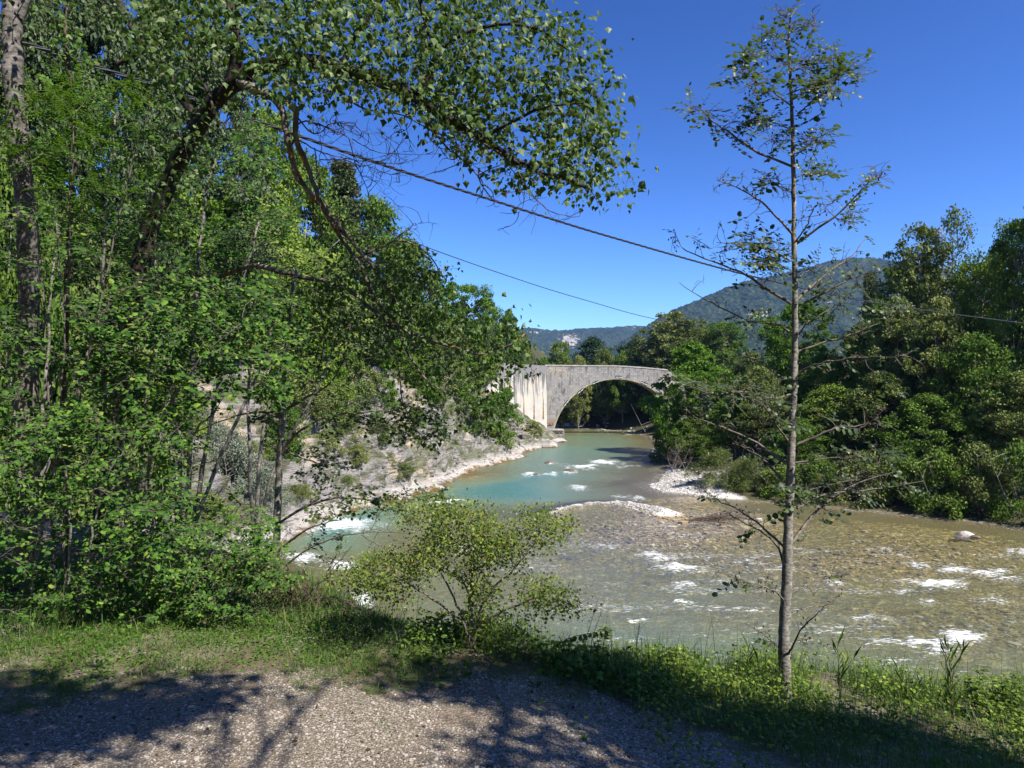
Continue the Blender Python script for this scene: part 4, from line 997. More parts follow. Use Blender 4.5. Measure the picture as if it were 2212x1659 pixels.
# fine bare twigs that hang and curl below the bough
def bare(T, pts, r0, r1, kids=6, klen=.3, lv=1, down=-.1, sides=5, bias=None):
    Q = T.limb(pts, r0, r1, 18, sides, .004, True)
    def rec(Q, n, L, r, lv):
        for _ in range(n):
            i = int(R.integers(4, len(Q)-1)); o = Q[i]; t = unit(Q[i]-Q[i-1])
            d = unit(t*.6+R.normal(0, .75, 3)+np.array([0, 0, down])); l = L*R.uniform(.4, 1.2); curl = R.normal(0, .32, 3); P = [o]
            for _k in range(7): P.append(P[-1]+d*l/7); d = unit(d+curl+R.normal(0, .13, 3))
            q = np.array(P); T.tw.tube(q, np.linspace(r, .0011, 8), 4, R.random(), False)
            if lv > 0: rec(q, 3, L*.55, r*.6, lv-1)
    rec(Q, kids, klen, r1*1.0+.0015, lv)
    return Q
for pts, r0, r1, k in [([(895, 225, 6), (925, 266, 5.95), (972, 324, 5.9), (1019, 363, 5.85), (1062, 430, 5.8)], .013, .005, 9), ([(700, 150, 6.4), (755, 215, 6.3), (800, 238, 6.3), (870, 250, 6.2), (940, 285, 6.1)], .011, .004, 9),
                   ([(1000, 285, 5.8), (1090, 335, 5.7), (1150, 368, 5.6), (1220, 400, 5.5)], .008, .003, 10), ([(1120, 372, 5.6), (1150, 420, 5.5), (1185, 455, 5.5), (1245, 468, 5.5), (1256, 452, 5.5)], .005, .002, 4), ([(1100, 360, 5.7), (1130, 400, 5.7), (1125, 455, 5.7), (1080, 460, 5.7)], .004, .002, 3),
                   ([(960, 255, 5.9), (1000, 330, 5.8), (1040, 370, 5.8)], .006, .002, 6), ([(840, 235, 6.2), (870, 290, 6.2), (850, 330, 6.2)], .004, .002, 4)]:
    bare(T, poly3(pts), r0, r1, k, .32, 1)
T.finish('leaning_poplar', 'leaning dark-trunked poplar whose leafy bough reaches over the river', 'tree', 'bark_dark', 'poplar', 'delt', wid=1.)
# --- broken bough with orange lichen, hanging dead wood and a leafy end (same tree's fallen crown, caught in the wire)
T = Grow(at(560, 150, 6.7))
T.limb([at(520, 178, 6.9), at(565, 200, 6.75), at(610, 215, 6.7), at(640, 240, 6.7), at(622, 232, 6.7)][:4], .055, .035, 12, 9, .006)
A1 = T.limb([at(585, 205, 6.7), at(610, 238, 6.7), at(618, 285, 6.7), at(632, 340, 6.75), at(640, 380, 6.8), at(690, 440, 6.9), at(735, 510, 7.), at(775, 570, 7.1), at(808, 640, 7.2), at(850, 690, 7.3)], .034, .018, 40, 8, .007)
A2 = T.limb([at(640, 240, 6.7), at(640, 300, 6.7), at(665, 360, 6.75), at(690, 430, 6.8), at(740, 500, 6.9), at(800, 570, 7.), at(850, 640, 7.1), at(890, 700, 7.15)], .030, .014, 36, 8, .007)
A3 = T.limb([at(640, 240, 6.7), at(640, 290, 6.7), at(625, 330, 6.8), at(660, 400, 6.8), at(680, 450, 6.9)], .014, .009, 18, 6, .005)
A4 = T.limb([at(470, 600, 9.0), at(540, 575, 8.2), at(600, 585, 7.6), at(660, 600, 7.5), at(720, 612, 7.4), at(770, 640, 7.3), at(830, 690, 7.2), at(900, 725, 7.1), at(985, 752, 7.), at(1050, 765, 6.9), at(1110, 740, 6.8), at(1132, 722, 6.8)], .032, .009, 40, 8, .007)
A5 = T.limb([at(770, 560, 7.1), at(830, 530, 7.), at(870, 520, 6.9), at(920, 545, 6.8), at(960, 600, 6.8)], .014, .006, 16, 6, .004)
A6 = T.limb([at(850, 690, 7.2), at(880, 760, 7.1), at(920, 820, 7.), at(985, 860, 6.9), at(1050, 900, 6.9)], .016, .005, 18, 6, .004)
A7 = T.limb([at(830, 690, 7.2), at(860, 790, 7.1), at(870, 870, 7.), at(900, 930, 7.)], .010, .004, 14, 6, .004)
A8 = T.limb([at(680, 620, 7.4), at(700, 720, 7.4), at(690, 800, 7.4)], .012, .005, 12, 6, .004)
hang = [(600, 640), (700, 560), (760, 545), (835, 540), (900, 540), (985, 590), (935, 625), (1000, 660), (1090, 670), (1135, 700), (1140, 730), (1120, 800), (1060, 800), (1120, 850), (1060, 860), (1000, 865), (960, 890), (910, 860), (860, 800), (790, 770), (760, 790), (690, 760), (610, 720)]
T.cluster(sample_poly(hang, 300, 6.5, 7.7, keep=lambda x, y: R.random(x.shape) < np.where(y > 740, .4, 1.)), 11, .052, .10, .05, .004, 1.6, droop=.8)
T.cluster(sample_poly([(855, 860), (910, 870), (990, 900), (980, 925), (960, 955), (925, 965), (900, 920), (865, 915)], 24, 6.7, 7.1), 9, .05, .07, .05, .003, 1.2, droop=.9)
T.cluster(sample_poly([(880, 530), (945, 530), (935, 560), (985, 575), (975, 600), (900, 600)], 18, 6.7, 7.1), 7, .05, .05, .05, .003, 1.2, droop=.7)
T.cluster(sample_poly([(1060, 700), (1160, 720), (1150, 790), (1185, 810), (1140, 830), (1060, 800)], 26, 6.7, 7.), 7, .055, .06, .05, .003, 1.2, droop=.8)
T.cluster(sample_poly([(1000, 800), (1100, 820), (1110, 900), (1060, 930), (980, 880)], 22, 6.7, 7.), 8, .05, .07, .05, .003, 1.2, droop=.8)
for pts, r0, r1, k in [([(640, 250, 6.7), (680, 290, 6.7), (720, 265, 6.7), (760, 275, 6.7), (800, 310, 6.7)], .008, .003, 10), ([(640, 270, 6.7), (665, 262, 6.7), (720, 282, 6.7), (755, 300, 6.7), (770, 360, 6.7), (790, 340, 6.7)], .009, .003, 12), ([(640, 300, 6.7), (700, 330, 6.7), (760, 345, 6.7), (870, 355, 6.7)], .007, .003, 12),
                       ([(680, 320, 6.7), (690, 400, 6.7), (700, 460, 6.7), (720, 490, 6.7)], .006, .003, 9), ([(690, 345, 6.7), (760, 350, 6.7), (790, 400, 6.7), (800, 450, 6.7), (815, 490, 6.7)], .006, .002, 10), ([(730, 330, 6.7), (820, 370, 6.7), (880, 380, 6.7)], .004, .002, 8), ([(760, 300, 6.7), (820, 330, 6.7), (935, 333, 6.7)], .005, .002, 6),
                       ([(800, 545, 7.), (850, 520, 7.), (890, 490, 7.), (915, 478, 7.)], .008, .002, 8), ([(700, 460, 6.9), (740, 470, 6.9), (790, 500, 6.9)], .006, .002, 8), ([(820, 640, 7.1), (880, 600, 7.), (950, 600, 7.)], .006, .002, 8)]:
    bare(T, poly3(pts), r0, r1, k, .36, 1)
T.finish('hanging_bough', 'broken poplar bough with orange lichen hanging down with bare curling twigs', 'branch', 'bark_lichen', 'poplar', 'delt', twig='twig')
# --- pale trunk at the left edge
b = base(62, 6.6); T = Grow(b)
T.limb([b-[0, 0, .2], at(60, 1000, 6.5), at(58, 800, 6.4), at(62, 600, 6.3), at(55, 450, 6.2), at(40, 330, 6.1), at(30, 180, 6.), at(26, 60, 6.), at(20, -80, 6.)], .098, .070, 40, 14, .005)
T.limb([at(42, 40, 6), at(58, 0, 6), at(90, -60, 6)], .04, .02, 8, 7)
T.limb([at(45, 190, 6), at(-20, 120, 6), at(-80, 60, 6)], .04, .02, 8, 7)
T.cluster(sample_poly([(-60, -60), (330, -60), (300, 30), (180, 60), (80, 40), (-60, 120)], 60, 5.6, 7.), 10, .055, .12, .1, .004, 2.5, droop=.6)
T.finish('pale_trunked_tree', 'tree with pale grey speckled trunk and knots at the left edge', 'tree', 'bark_pale', 'poplar', 'delt')
# --- creeper column next to it
b = base(150, 6.9); T = Grow(b)
Q = T.limb([b, at(140, 900, 6.8), at(150, 500, 6.5), at(158, 300, 6.3), at(148, 150, 6.2), at(140, 60, 6.2), at(150, -60, 6.2)], .03, .012, 60, 7, .01)
T.cluster(Q[28:]+R.normal(0, .07, Q[28:].shape), 12, .05, .06, .05, .003, 1., droop=.2)
T.finish('climbing_creeper', 'thin stem wrapped in light green creeper right of the pale trunk', 'climber', 'twig', 'light', 'oval')
# --- shrubs and saplings on the left
def bush(name, label, px, Y, stems, poly, n, k, leaf, y0, y1, mat='hazel', shape='oval', bark='bark_alder', spread=.11, droop=.35, r=.02, pinn=False, group='shrubs on the left of the path', keep=None, leafless=0., cat='shrub', maxlen=1.6, wid=1., twig='twig_pale', up=1.):
    b = base(px, Y); T = Grow(b); T.spray = True
    for st in stems:
        T.limb([b+np.array([R.normal(0, .08), R.normal(0, .05), -.1])]+[at(*p) for p in st], r*R.uniform(.8, 1.15), r*.3, 26, 7, .006)
    sd_ = int(px); kp = keep or (lambda x, y: vn(x*.017+sd_, y*.021, s=sd_) > -.38)
    T.cluster(sample_poly(poly, int(n*.85), y0, y1, keep=kp), k*1.45, leaf*.80, spread, .12, .004, maxlen, up, droop, leafless, pinn)
    return T.finish(name, label, cat, bark, mat, shape, group, twig=twig, wid=wid)
bush('hazel_shrub', 'sunlit hazel with bright green round leaves and several dark stems', 290, 6.6, [[(300, 1050, 6.5), (310, 900, 6.3), (330, 760, 6.1), (380, 680, 5.9)], [(280, 1080, 6.5), (262, 940, 6.4), (290, 800, 6.2), (300, 700, 6.2)], [(310, 1100, 6.5), (330, 960, 6.3), (380, 850, 6.1), (450, 760, 5.9), (520, 700, 5.8)], [(270, 1120, 6.5), (250, 1020, 6.4), (240, 850, 6.3)], [(340, 1100, 6.5), (400, 960, 6.3), (470, 880, 6.2)]],
     [(200, 660), (260, 590), (340, 560), (450, 560), (480, 640), (560, 620), (640, 650), (650, 720), (680, 780), (640, 850), (560, 850), (480, 870), (430, 900), (400, 980), (330, 930), (250, 900), (190, 800)], 300, 15, .072, 5.6, 6.9, r=.022)
bush('hazel_shrub', 'leafy shrub on the far left edge half hiding the pale trunk', 60, 6.2, [[(80, 1000, 6.1), (100, 800, 6.), (110, 600, 5.9), (130, 480, 5.9)], [(40, 1000, 6.), (20, 800, 6.), (10, 650, 5.9)], [(120, 1000, 6.1), (180, 800, 6.), (200, 700, 6.)]],
     [(-40, 430), (60, 400), (180, 430), (250, 560), (240, 700), (250, 900), (200, 980), (-40, 1000)], 270, 14, .060, 5.4, 6.8, r=.018)
bush('hazel_shrub', 'dense low shrub under the hazel at the left of the path', 150, 5.9, [[(150, 1150, 5.8), (140, 1000, 5.7), (100, 920, 5.7)], [(200, 1150, 5.8), (230, 1030, 5.7), (280, 960, 5.7)], [(80, 1150, 5.8), (30, 1000, 5.7)]],
     [(-40, 900), (150, 880), (330, 900), (420, 960), (400, 1060), (380, 1180), (300, 1240), (200, 1300), (-40, 1330)], 330, 14, .055, 5.1, 6.3, r=.014)
bush('bramble', 'bramble thicket spilling to the path edge below the thin young tree', 430, 6.0, [[(420, 1230, 5.9), (380, 1160, 5.8)], [(470, 1230, 5.9), (530, 1150, 5.9)], [(520, 1250, 5.9), (600, 1200, 5.9)], [(340, 1250, 5.9), (300, 1180, 5.8)]],
     [(280, 1180), (350, 1130), (470, 1140), (540, 1110), (600, 1150), (610, 1230), (640, 1260), (640, 1310), (520, 1340), (300, 1345), (230, 1290)], 260, 14, .05, 5.4, 6.3, r=.01, bark='twig')
bush('ash_sapling', 'sapling with feathery leaflets in front of the pale trunk', 130, 6.4, [[(130, 1000, 6.2), (140, 700, 6.), (150, 450, 5.8), (158, 300, 5.7), (165, 240, 5.7)], [(150, 1000, 6.2), (230, 600, 6.), (290, 330, 5.9), (326, 230, 5.9)], [(110, 1000, 6.2), (90, 600, 6.), (60, 300, 5.7), (58, 200, 5.7)]],
     [(20, 200), (90, 170), (200, 190), (330, 170), (360, 240), (320, 330), (330, 430), (180, 440), (90, 400), (30, 330)], 74, 4, .055, 5.4, 6.2, 'light', 'oval', 'twig_pale', pinn=True, r=.012, wid=.75, maxlen=1.4)
bush('hazel_shrub', 'tall dense green shrub behind the leaning trunk', 410, 9.2, [[(410, 1000, 9.), (420, 700, 8.8), (440, 450, 8.7), (470, 330, 8.6)], [(440, 1000, 9.), (500, 700, 8.9), (560, 480, 8.8)], [(390, 1000, 9.), (350, 700, 8.8), (330, 520, 8.7)], [(470, 1000, 9), (560, 800, 9), (600, 650, 8.9)]],
     [(260, 460), (330, 400), (430, 330), (540, 240), (600, 300), (610, 400), (640, 450), (650, 560), (620, 640), (560, 700), (300, 700), (250, 600)], 420, 15, .075, 8.2, 10.2, r=.04, maxlen=2.2, spread=.15)
bush('hazel_shrub', 'darker green shrub under the lichened hanging boughs', 560, 10.5, [[(560, 1000, 10.4), (600, 800, 10.2), (640, 640, 10.)], [(540, 1000, 10.4), (540, 750, 10.2), (560, 560, 10.)], [(580, 1050, 10.4), (680, 850, 10.2), (740, 700, 10.1)]],
     [(520, 600), (560, 430), (620, 440), (680, 520), (760, 600), (800, 680), (780, 760), (680, 780), (560, 780), (500, 720)], 230, 15, .08, 9.4, 11.2, 'mid', r=.035, maxlen=2.4, spread=.17)
bush('hazel_shrub', 'upper shrub foliage left of the leaning trunk', 230, 8.6, [[(230, 1000, 8.5), (220, 700, 8.2), (230, 450, 8.), (250, 250, 7.9)], [(200, 1000, 8.5), (140, 700, 8.2), (120, 450, 8.)], [(260, 1000, 8.4), (290, 700, 8.2), (300, 500, 8.1)]],
     [(60, 360), (140, 200), (280, 170), (360, 260), (340, 420), (300, 600), (100, 620), (60, 500)], 250, 14, .065, 7.6, 9., r=.03, maxlen=2., spread=.13, mat='hazel')
bush('hazel_shrub', 'shaded shrub between the stems of the hazel', 380, 8.4, [[(380, 1050, 8.3), (360, 950, 8.2), (330, 860, 8.1)], [(400, 1060, 8.3), (430, 960, 8.2)], [(330, 1080, 8.3), (260, 980, 8.2), (200, 900, 8.1)]],
     [(150, 860), (300, 840), (430, 860), (440, 960), (420, 1080), (330, 1180), (180, 1180), (140, 1000)], 230, 14, .06, 7.6, 9., 'mid', r=.02, maxlen=1.6, spread=.14)
bush('dogwood_shrub', 'bright leafy sprays over the pale rock, left of the thin young tree', 450, 6.9, [[(450, 1220, 6.8), (480, 1150, 6.7), (520, 1090, 6.6)], [(430, 1220, 6.8), (430, 1130, 6.7)], [(480, 1240, 6.8), (560, 1180, 6.7), (580, 1130, 6.6)]],
     [(400, 1150), (450, 1080), (540, 1075), (590, 1100), (600, 1200), (570, 1280), (400, 1290)], 90, 9, .055, 6.3, 7.2, 'light', r=.009, maxlen=1.2)
# dry brown brush
b = base(640, 6.1); T = Grow(b)
for p in [[(640, 1290, 6), (600, 1250, 5.9), (540, 1215, 5.9)], [(660, 1290, 6), (700, 1250, 5.9), (760, 1180, 5.9)], [(650, 1300, 6), (720, 1290, 5.9), (800, 1330, 5.8)], [(630, 1290, 6), (620, 1220, 5.9), (600, 1170, 6)], [(680, 1310, 6), (740, 1330, 5.9), (790, 1350, 5.8)]]:
    bare(T, [b]+[at(*q) for q in p], .009, .003, 12, .25, 1, .1)
T.cluster(sample_poly([(560, 1230), (620, 1220), (660, 1260), (740, 1290), (790, 1330), (700, 1350), (580, 1330)], 60, 5.7, 6.4), 7, .045, .07, .1, .003, 1.2, droop=1.2)
T.finish('dry_brush', 'dead brown brush with withered hanging leaves at the bank edge', 'brush', 'twig', 'dry', 'thin', twig='twig', wid=2.)
# --- thin young tree left of centre
b = base(596, 7.4); T = Grow(b); T.spray = True
T.limb([b-[0, 0, .3], at(596, 1200, 7.4), at(600, 1080, 7.35), at(604, 980, 7.3), at(612, 880, 7.3), at(617, 780, 7.3), at(624, 680, 7.3), at(640, 580, 7.3)], .046, .016, 40, 10, .004)
sp = lambda pts: T.limb(poly3(pts), .016, .004, 18, 6, .004, True)
q1 = sp([(606, 985, 7.3), (632, 945, 7.2), (680, 912, 7.), (730, 895, 6.9), (800, 890, 6.8), (870, 880, 6.8)]); q2 = sp([(603, 1130, 7.35), (650, 1100, 7.2), (720, 1075, 7.1), (800, 1080, 7.), (880, 1085, 6.9), (945, 1068, 6.9)])
q3 = sp([(602, 1190, 7.35), (660, 1145, 7.1), (740, 1120, 7.)]); q4 = sp([(612, 905, 7.3), (560, 890, 7.2), (490, 905, 7.), (400, 945, 6.9)]); q5 = sp([(616, 885, 7.3), (660, 860, 7.2), (710, 830, 7.1), (745, 770, 7.), (757, 700, 7.)])
q6 = sp([(607, 960, 7.3), (640, 985, 7.2), (690, 1000, 7.1)]); q7 = bare(T, poly3([(600, 1235, 7.2), (660, 1190, 7.), (720, 1162, 6.9), (790, 1150, 6.8), (900, 1152, 6.7)]), .012, .003, 10, .4, 1); q8 = bare(T, poly3([(780, 1155, 6.8), (840, 1190, 6.7), (890, 1215, 6.7)]), .006, .002, 6, .3, 1)
T.cluster(sample_poly([(690, 860), (760, 850), (830, 870), (900, 860), (960, 880), (950, 950), (880, 955), (820, 930), (700, 930)], 90, 6.6, 7.2), 9, .05, .09, .1, .003, 1.3, droop=.5)
T.cluster(sample_poly([(640, 970), (700, 960), (740, 1000), (720, 1060), (650, 1040)], 26, 7., 7.4), 9, .045, .08, .1, .003, 1.3, droop=.7)
T.cluster(sample_poly([(650, 1085), (760, 1055), (860, 1065), (950, 1055), (960, 1085), (880, 1110), (760, 1105), (700, 1130)], 60, 6.8, 7.3), 8, .045, .07, .1, .003, 1.3, droop=.4)
T.cluster(sample_poly([(640, 1170), (740, 1150), (760, 1200), (660, 1220)], 14, 6.9, 7.2), 7, .04, .06, .1, .003, 1.3, droop=.6)
T.cluster(sample_poly([(520, 760), (620, 700), (700, 760), (690, 850), (560, 860)], 40, 7., 7.6), 8, .045, .08, .1, .003, 1.3, droop=.6)
T.cluster(sample_poly([(560, 880), (620, 900), (610, 960), (570, 950)], 12, 7., 7.6), 8, .045, .06, .1, .003, 1.3, droop=.6)
T.finish('young_alder', 'thin young tree with mottled grey trunk left of centre by the rapids', 'tree', 'bark_alder', 'alder', 'oval', twig='twig_pale', wid=1.2)
# --- small-leaved shrub in the centre foreground
b = base(1020, 5.15); T = Grow(b)
for p in [[(1018, 1330, 5.15), (1020, 1270, 5.15), (1015, 1220, 5.2), (1010, 1160, 5.25), (1020, 1100, 5.3)], [(1030, 1340, 5.1), (1060, 1280, 5.), (1110, 1230, 4.95), (1160, 1160, 4.9)], [(1005, 1340, 5.15), (970, 1270, 5.2), (930, 1200, 5.3), (900, 1120, 5.4)], [(1000, 1350, 5.1), (940, 1300, 5.), (860, 1250, 5.), (780, 1215, 5.1)],
          [(1040, 1350, 5.1), (1110, 1310, 5.), (1180, 1290, 4.9), (1240, 1310, 4.9)], [(1020, 1250, 5.15), (1080, 1190, 5.2), (1110, 1130, 5.3)], [(1010, 1270, 5.15), (950, 1230, 5.3), (880, 1180, 5.4)]]:
    T.limb([b]+[at(*q) for q in p], .013, .003, 22, 6, .006)
crown = [(870, 1100), (930, 1080), (1010, 1090), (1070, 1085), (1110, 1100), (1180, 1105), (1240, 1130), (1215, 1170), (1225, 1220), (1215, 1270), (1255, 1300), (1265, 1345), (1215, 1340), (1160, 1350), (1120, 1380), (1000, 1395), (950, 1350), (900, 1310), (850, 1290), (770, 1275), (740, 1245), (800, 1210), (860, 1190), (880, 1150)]
hole = lambda x, y: (vn(x*.022, y*.03, s=91) > -.18) & (R.random(x.shape) < np.where(y > 1310, .45, 1.))
T.cluster(sample_poly(crown, 520, 4.7, 5.6, keep=hole), 28, .023, .055, .1, .0025, .8, droop=.0)
T.cluster(sample_poly([(760, 1195), (860, 1190), (880, 1215), (800, 1230), (730, 1270), (700, 1255)], 34, 5., 5.4), 20, .02, .035, .1, .002, .9, droop=.0)
T.cluster(sample_poly([(640, 1070), (760, 1070), (900, 1085), (900, 1120), (840, 1120), (760, 1095)], 22, 5.2, 5.7), 14, .022, .03, .1, .002, 1.4, droop=.0)
T.finish('hawthorn_shrub', 'airy shrub with tiny yellow-green leaves in the centre foreground', 'shrub', 'twig_pale', 'thorn', 'kite', twig='twig', wid=1.2)
# --- slender alder on the right
Yt = 5.5; b = base(1697, Yt); T = Grow(b); T.spray = True
TR = [(1694, 1400), (1696, 1325), (1700, 1240), (1702, 1150), (1707, 1050), (1710, 950), (1714, 850), (1717, 750), (1717, 650), (1716, 560), (1715, 450), (1713, 350), (1711, 250), (1706, 150), (1704, 90), (1706, 50), (1716, 22), (1738, 8)]
T.limb([b-[0, 0, .15]]+[at(x, y, Yt) for x, y in TR], .052, .003, 90, 12, .0015, pw=.75)
ALD = [  # points, base radius, leaf clusters, leafiness 0..1, spread px
 ([(1717, 362), (1631, 325), (1585, 292), (1546, 267), (1504, 228), (1485, 246)], .011, 22, .95, 20), ([(1722, 246), (1750, 225), (1785, 197), (1821, 158), (1852, 134)], .007, 34, .95, 34), ([(1715, 232), (1680, 207), (1638, 176), (1599, 158)], .007, 26, .95, 26),
 ([(1712, 281), (1676, 267), (1631, 246), (1610, 228)], .006, 20, .95, 20), ([(1715, 155), (1690, 133), (1652, 116), (1606, 119)], .005, 18, .95, 16), ([(1715, 151), (1750, 140), (1795, 120)], .005, 26, .95, 26), ([(1710, 88), (1680, 81), (1652, 75)], .004, 12, .95, 16),
 ([(1708, 70), (1736, 53), (1764, 42)], .004, 10, .95, 14), ([(1708, 42), (1683, 30)], .003, 6, .95, 10), ([(1719, 337), (1750, 309), (1785, 290)], .006, 18, .95, 22), ([(1720, 383), (1750, 373), (1803, 376)], .005, 14, .95, 14), ([(1715, 418), (1680, 400), (1638, 383)], .005, 14, .95, 16),
 ([(1712, 200), (1760, 180), (1800, 190)], .005, 20, .95, 22), ([(1712, 300), (1690, 310), (1660, 300)], .005, 10, .9, 16),
 ([(1712, 506), (1662, 453), (1617, 418), (1575, 397), (1555, 390)], .010, 10, .35, 24), ([(1720, 527), (1768, 492), (1821, 453), (1873, 397), (1919, 376)], .012, 10, .5, 16), ([(1720, 520), (1743, 485), (1761, 446), (1800, 440)], .007, 9, .5, 22), ([(1800, 470), (1830, 475), (1850, 460)], .004, 10, .9, 18),
 ([(1705, 562), (1662, 538), (1617, 524), (1546, 524)], .008, 34, .95, 24), ([(1705, 600), (1670, 575), (1640, 560)], .006, 22, .95, 24), ([(1722, 600), (1745, 585), (1760, 580)], .004, 8, .9, 16), ([(1708, 655), (1645, 617), (1603, 589), (1539, 564), (1476, 536), (1459, 500)], .013, 8, .3, 18), ([(1717, 652), (1750, 620), (1803, 578), (1838, 554), (1870, 515)], .014, 6, .2, 16),
 ([(1722, 662), (1785, 631), (1838, 603), (1891, 582)], .011, 20, .8, 26), ([(1705, 717), (1680, 701), (1617, 694), (1568, 670), (1515, 641), (1466, 610)], .011, 8, .25, 16), ([(1722, 729), (1743, 698), (1771, 680), (1831, 645)], .009, 12, .8, 20), ([(1722, 760), (1780, 740), (1821, 729), (1873, 708), (1926, 687), (1954, 673)], .010, 22, .9, 18),
 ([(1726, 805), (1768, 786), (1856, 772), (1961, 770)], .010, 7, .3, 18), ([(1712, 824), (1680, 810), (1634, 779), (1585, 757), (1560, 720)], .010, 14, .6, 28), ([(1712, 850), (1670, 860), (1600, 845), (1540, 850), (1480, 830)], .010, 24, .8, 26), ([(1701, 951), (1680, 923), (1652, 877), (1631, 863), (1582, 842)], .011, 16, .85, 24),
 ([(1701, 1003), (1662, 975), (1603, 940), (1539, 916), (1487, 891), (1469, 835)], .013, 20, .45, 34), ([(1694, 1042), (1645, 989), (1603, 965), (1571, 940)], .011, 8, .3, 18), ([(1722, 960), (1803, 926), (1873, 916), (1926, 870)], .012, 12, .5, 24), ([(1715, 1000), (1790, 990), (1860, 985), (1900, 1000)], .008, 18, .8, 24),
 ([(1722, 1067), (1768, 1053), (1856, 1032)], .007, 10, .5, 20), ([(1722, 1098), (1785, 1067), (1891, 1056), (1996, 1039)], .010, 14, .4, 24), ([(1706, 1180), (1750, 1120), (1800, 1075), (1850, 1045), (1930, 1020)], .016, 20, .4, 30), ([(1702, 1190), (1660, 1150), (1600, 1105), (1560, 1085), (1520, 1060)], .012, 6, .15, 16), ([(1698, 1235), (1672, 1170), (1620, 1135), (1565, 1105)], .011, 6, .15, 16),
 ([(1697, 1300), (1670, 1275), (1625, 1262), (1570, 1240)], .009, 10, .15, 18), ([(1704, 1285), (1760, 1255), (1830, 1235)], .009, 4, .1, 16), ([(1704, 1330), (1760, 1305), (1825, 1295)], .007, 2, .1, 12), ([(1700, 1420), (1730, 1360), (1790, 1305)], .010, 3, .1, 12), ([(1692, 1405), (1655, 1375), (1610, 1345)], .006, 3, .1, 12)]
cones = MB()
for pts, r0, n, leafy, spr in ALD:
    n3 = len(pts); dY = R.uniform(-.75, .75)
    P = np.array([at(x, y, Yt+dY*(i/(n3-1))) for i, (x, y) in enumerate(pts)])
    Q = bare(T, P, r0, .0020, int(4+n*.2), .17, 1, .05)
    for c in range(n):
        t = .22+.78*R.random()**.8; q = spline(np.array(pts, float), 50)[int(t*49)]
        C = at(q[0]+R.normal(0, spr*.55), q[1]+R.normal(0, spr*.5), Yt+dY*t+R.normal(0, .1))
        lf = R.random() < leafy
        T.cluster([C], 7.5 if lf else 1, .048, .05, .1, .0025, .8, droop=.1, leafless=0 if lf else .6)
        if not lf and R.random() < .8:
            for _ in range(3):
                cc = C+R.normal(0, .03, 3); cones.tube([cc, cc+[0, 0, -.008], cc+[0, 0, -.018]], [.003, .0065, .003], 5)
T.cluster(sample_poly([(1655, 1045), (1760, 1050), (1745, 1085), (1665, 1085)], 12, 5.3, 5.7), 8, .05, .05, .1, .003, .8, droop=.1)
T.cluster(sample_poly([(1708, 1350), (1735, 1350), (1732, 1440), (1708, 1440)], 5, 5.4, 5.6), 3, .045, .03, .1, .002, .8, droop=.3)
e = T.finish('alder_tree', 'slender young alder with pale grey trunk and sparse leaves at the right', 'tree', 'bark_alder', 'alder', 'oval', twig='twig_pale', wid=1.2)
tag(cones.build('cones', M['dry'], e, True, T.loc), kind='stuff')
# --- trees on and behind the path whose crowns shade the gravel (outside the frame)
SUN = unit(np.array([.64, -.60, .95]))
def shade_tree(label, x, y, targets, d0, d1, n, k=26, leaf=.09, spread=.22):
    b = np.array([x, y, gz(x, y)]); T = Grow(b)
    C = []
    for (px, py, rx, ry, w) in targets:
        for _ in range(int(n*w)):
            g = water_at(px+R.normal(0, rx*.42), py+R.normal(0, ry*.42), 6.45); C.append(g+SUN*R.uniform(d0, d1))
    C = np.array(C); top = C[:, 2].max(); c = C.mean(0)
    T.limb([b-[0, 0, .2], b+[.1, .1, 2], [b[0]*.8+c[0]*.2, b[1]*.8+c[1]*.2, c[2]-2.5], [b[0]*.3+c[0]*.7, b[1]*.3+c[1]*.7, c[2]-.3], c+[0, 0, .5]], .09, .02, 26, 10, .01)
    for _ in range(7):
        q = C[R.integers(len(C))]; T.limb([[b[0]*.5+c[0]*.5, b[1]*.5+c[1]*.5, c[2]-1.6], (q+c)/2+[0, 0, -.4], q], .022, .008, 12, 6, .01)
    T.cluster(C, k, leaf, spread, .1, .005, 5., droop=.4)
    T.finish('walnut_tree', label, 'tree', 'bark_dark', 'mid', 'oval')
shade_tree('tree beside the path whose crown shades the right of the gravel', 8.5, -3.5, [(1950, 1600, 330, 90, 1.), (1650, 1640, 130, 35, .4), (2200, 1520, 120, 60, .4), (1500, 1500, 150, 14, .3), (2000, 1640, 300, 40, .8), (2150, 1520, 90, 30, .4), (1950, 1520, 170, 20, .35), (1400, 1460, 170, 12, .2), (1750, 1600, 200, 40, .5), (2020, 1545, 220, 25, .5)], 6.5, 9.5, 210, 40, .11)
shade_tree('tree behind the viewpoint that casts the dark bands across the gravel', .8, -8., [(1080, 1480, 240, 24, .5), (1400, 1555, 130, 16, .2), (1250, 1445, 150, 14, .15), (100, 1600, 200, 40, .42), (350, 1530, 170, 12, .16), (50, 1525, 120, 16, .12), (1150, 1665, 200, 10, .15)], 7.0, 9.0, 130, 34, spread=.18)
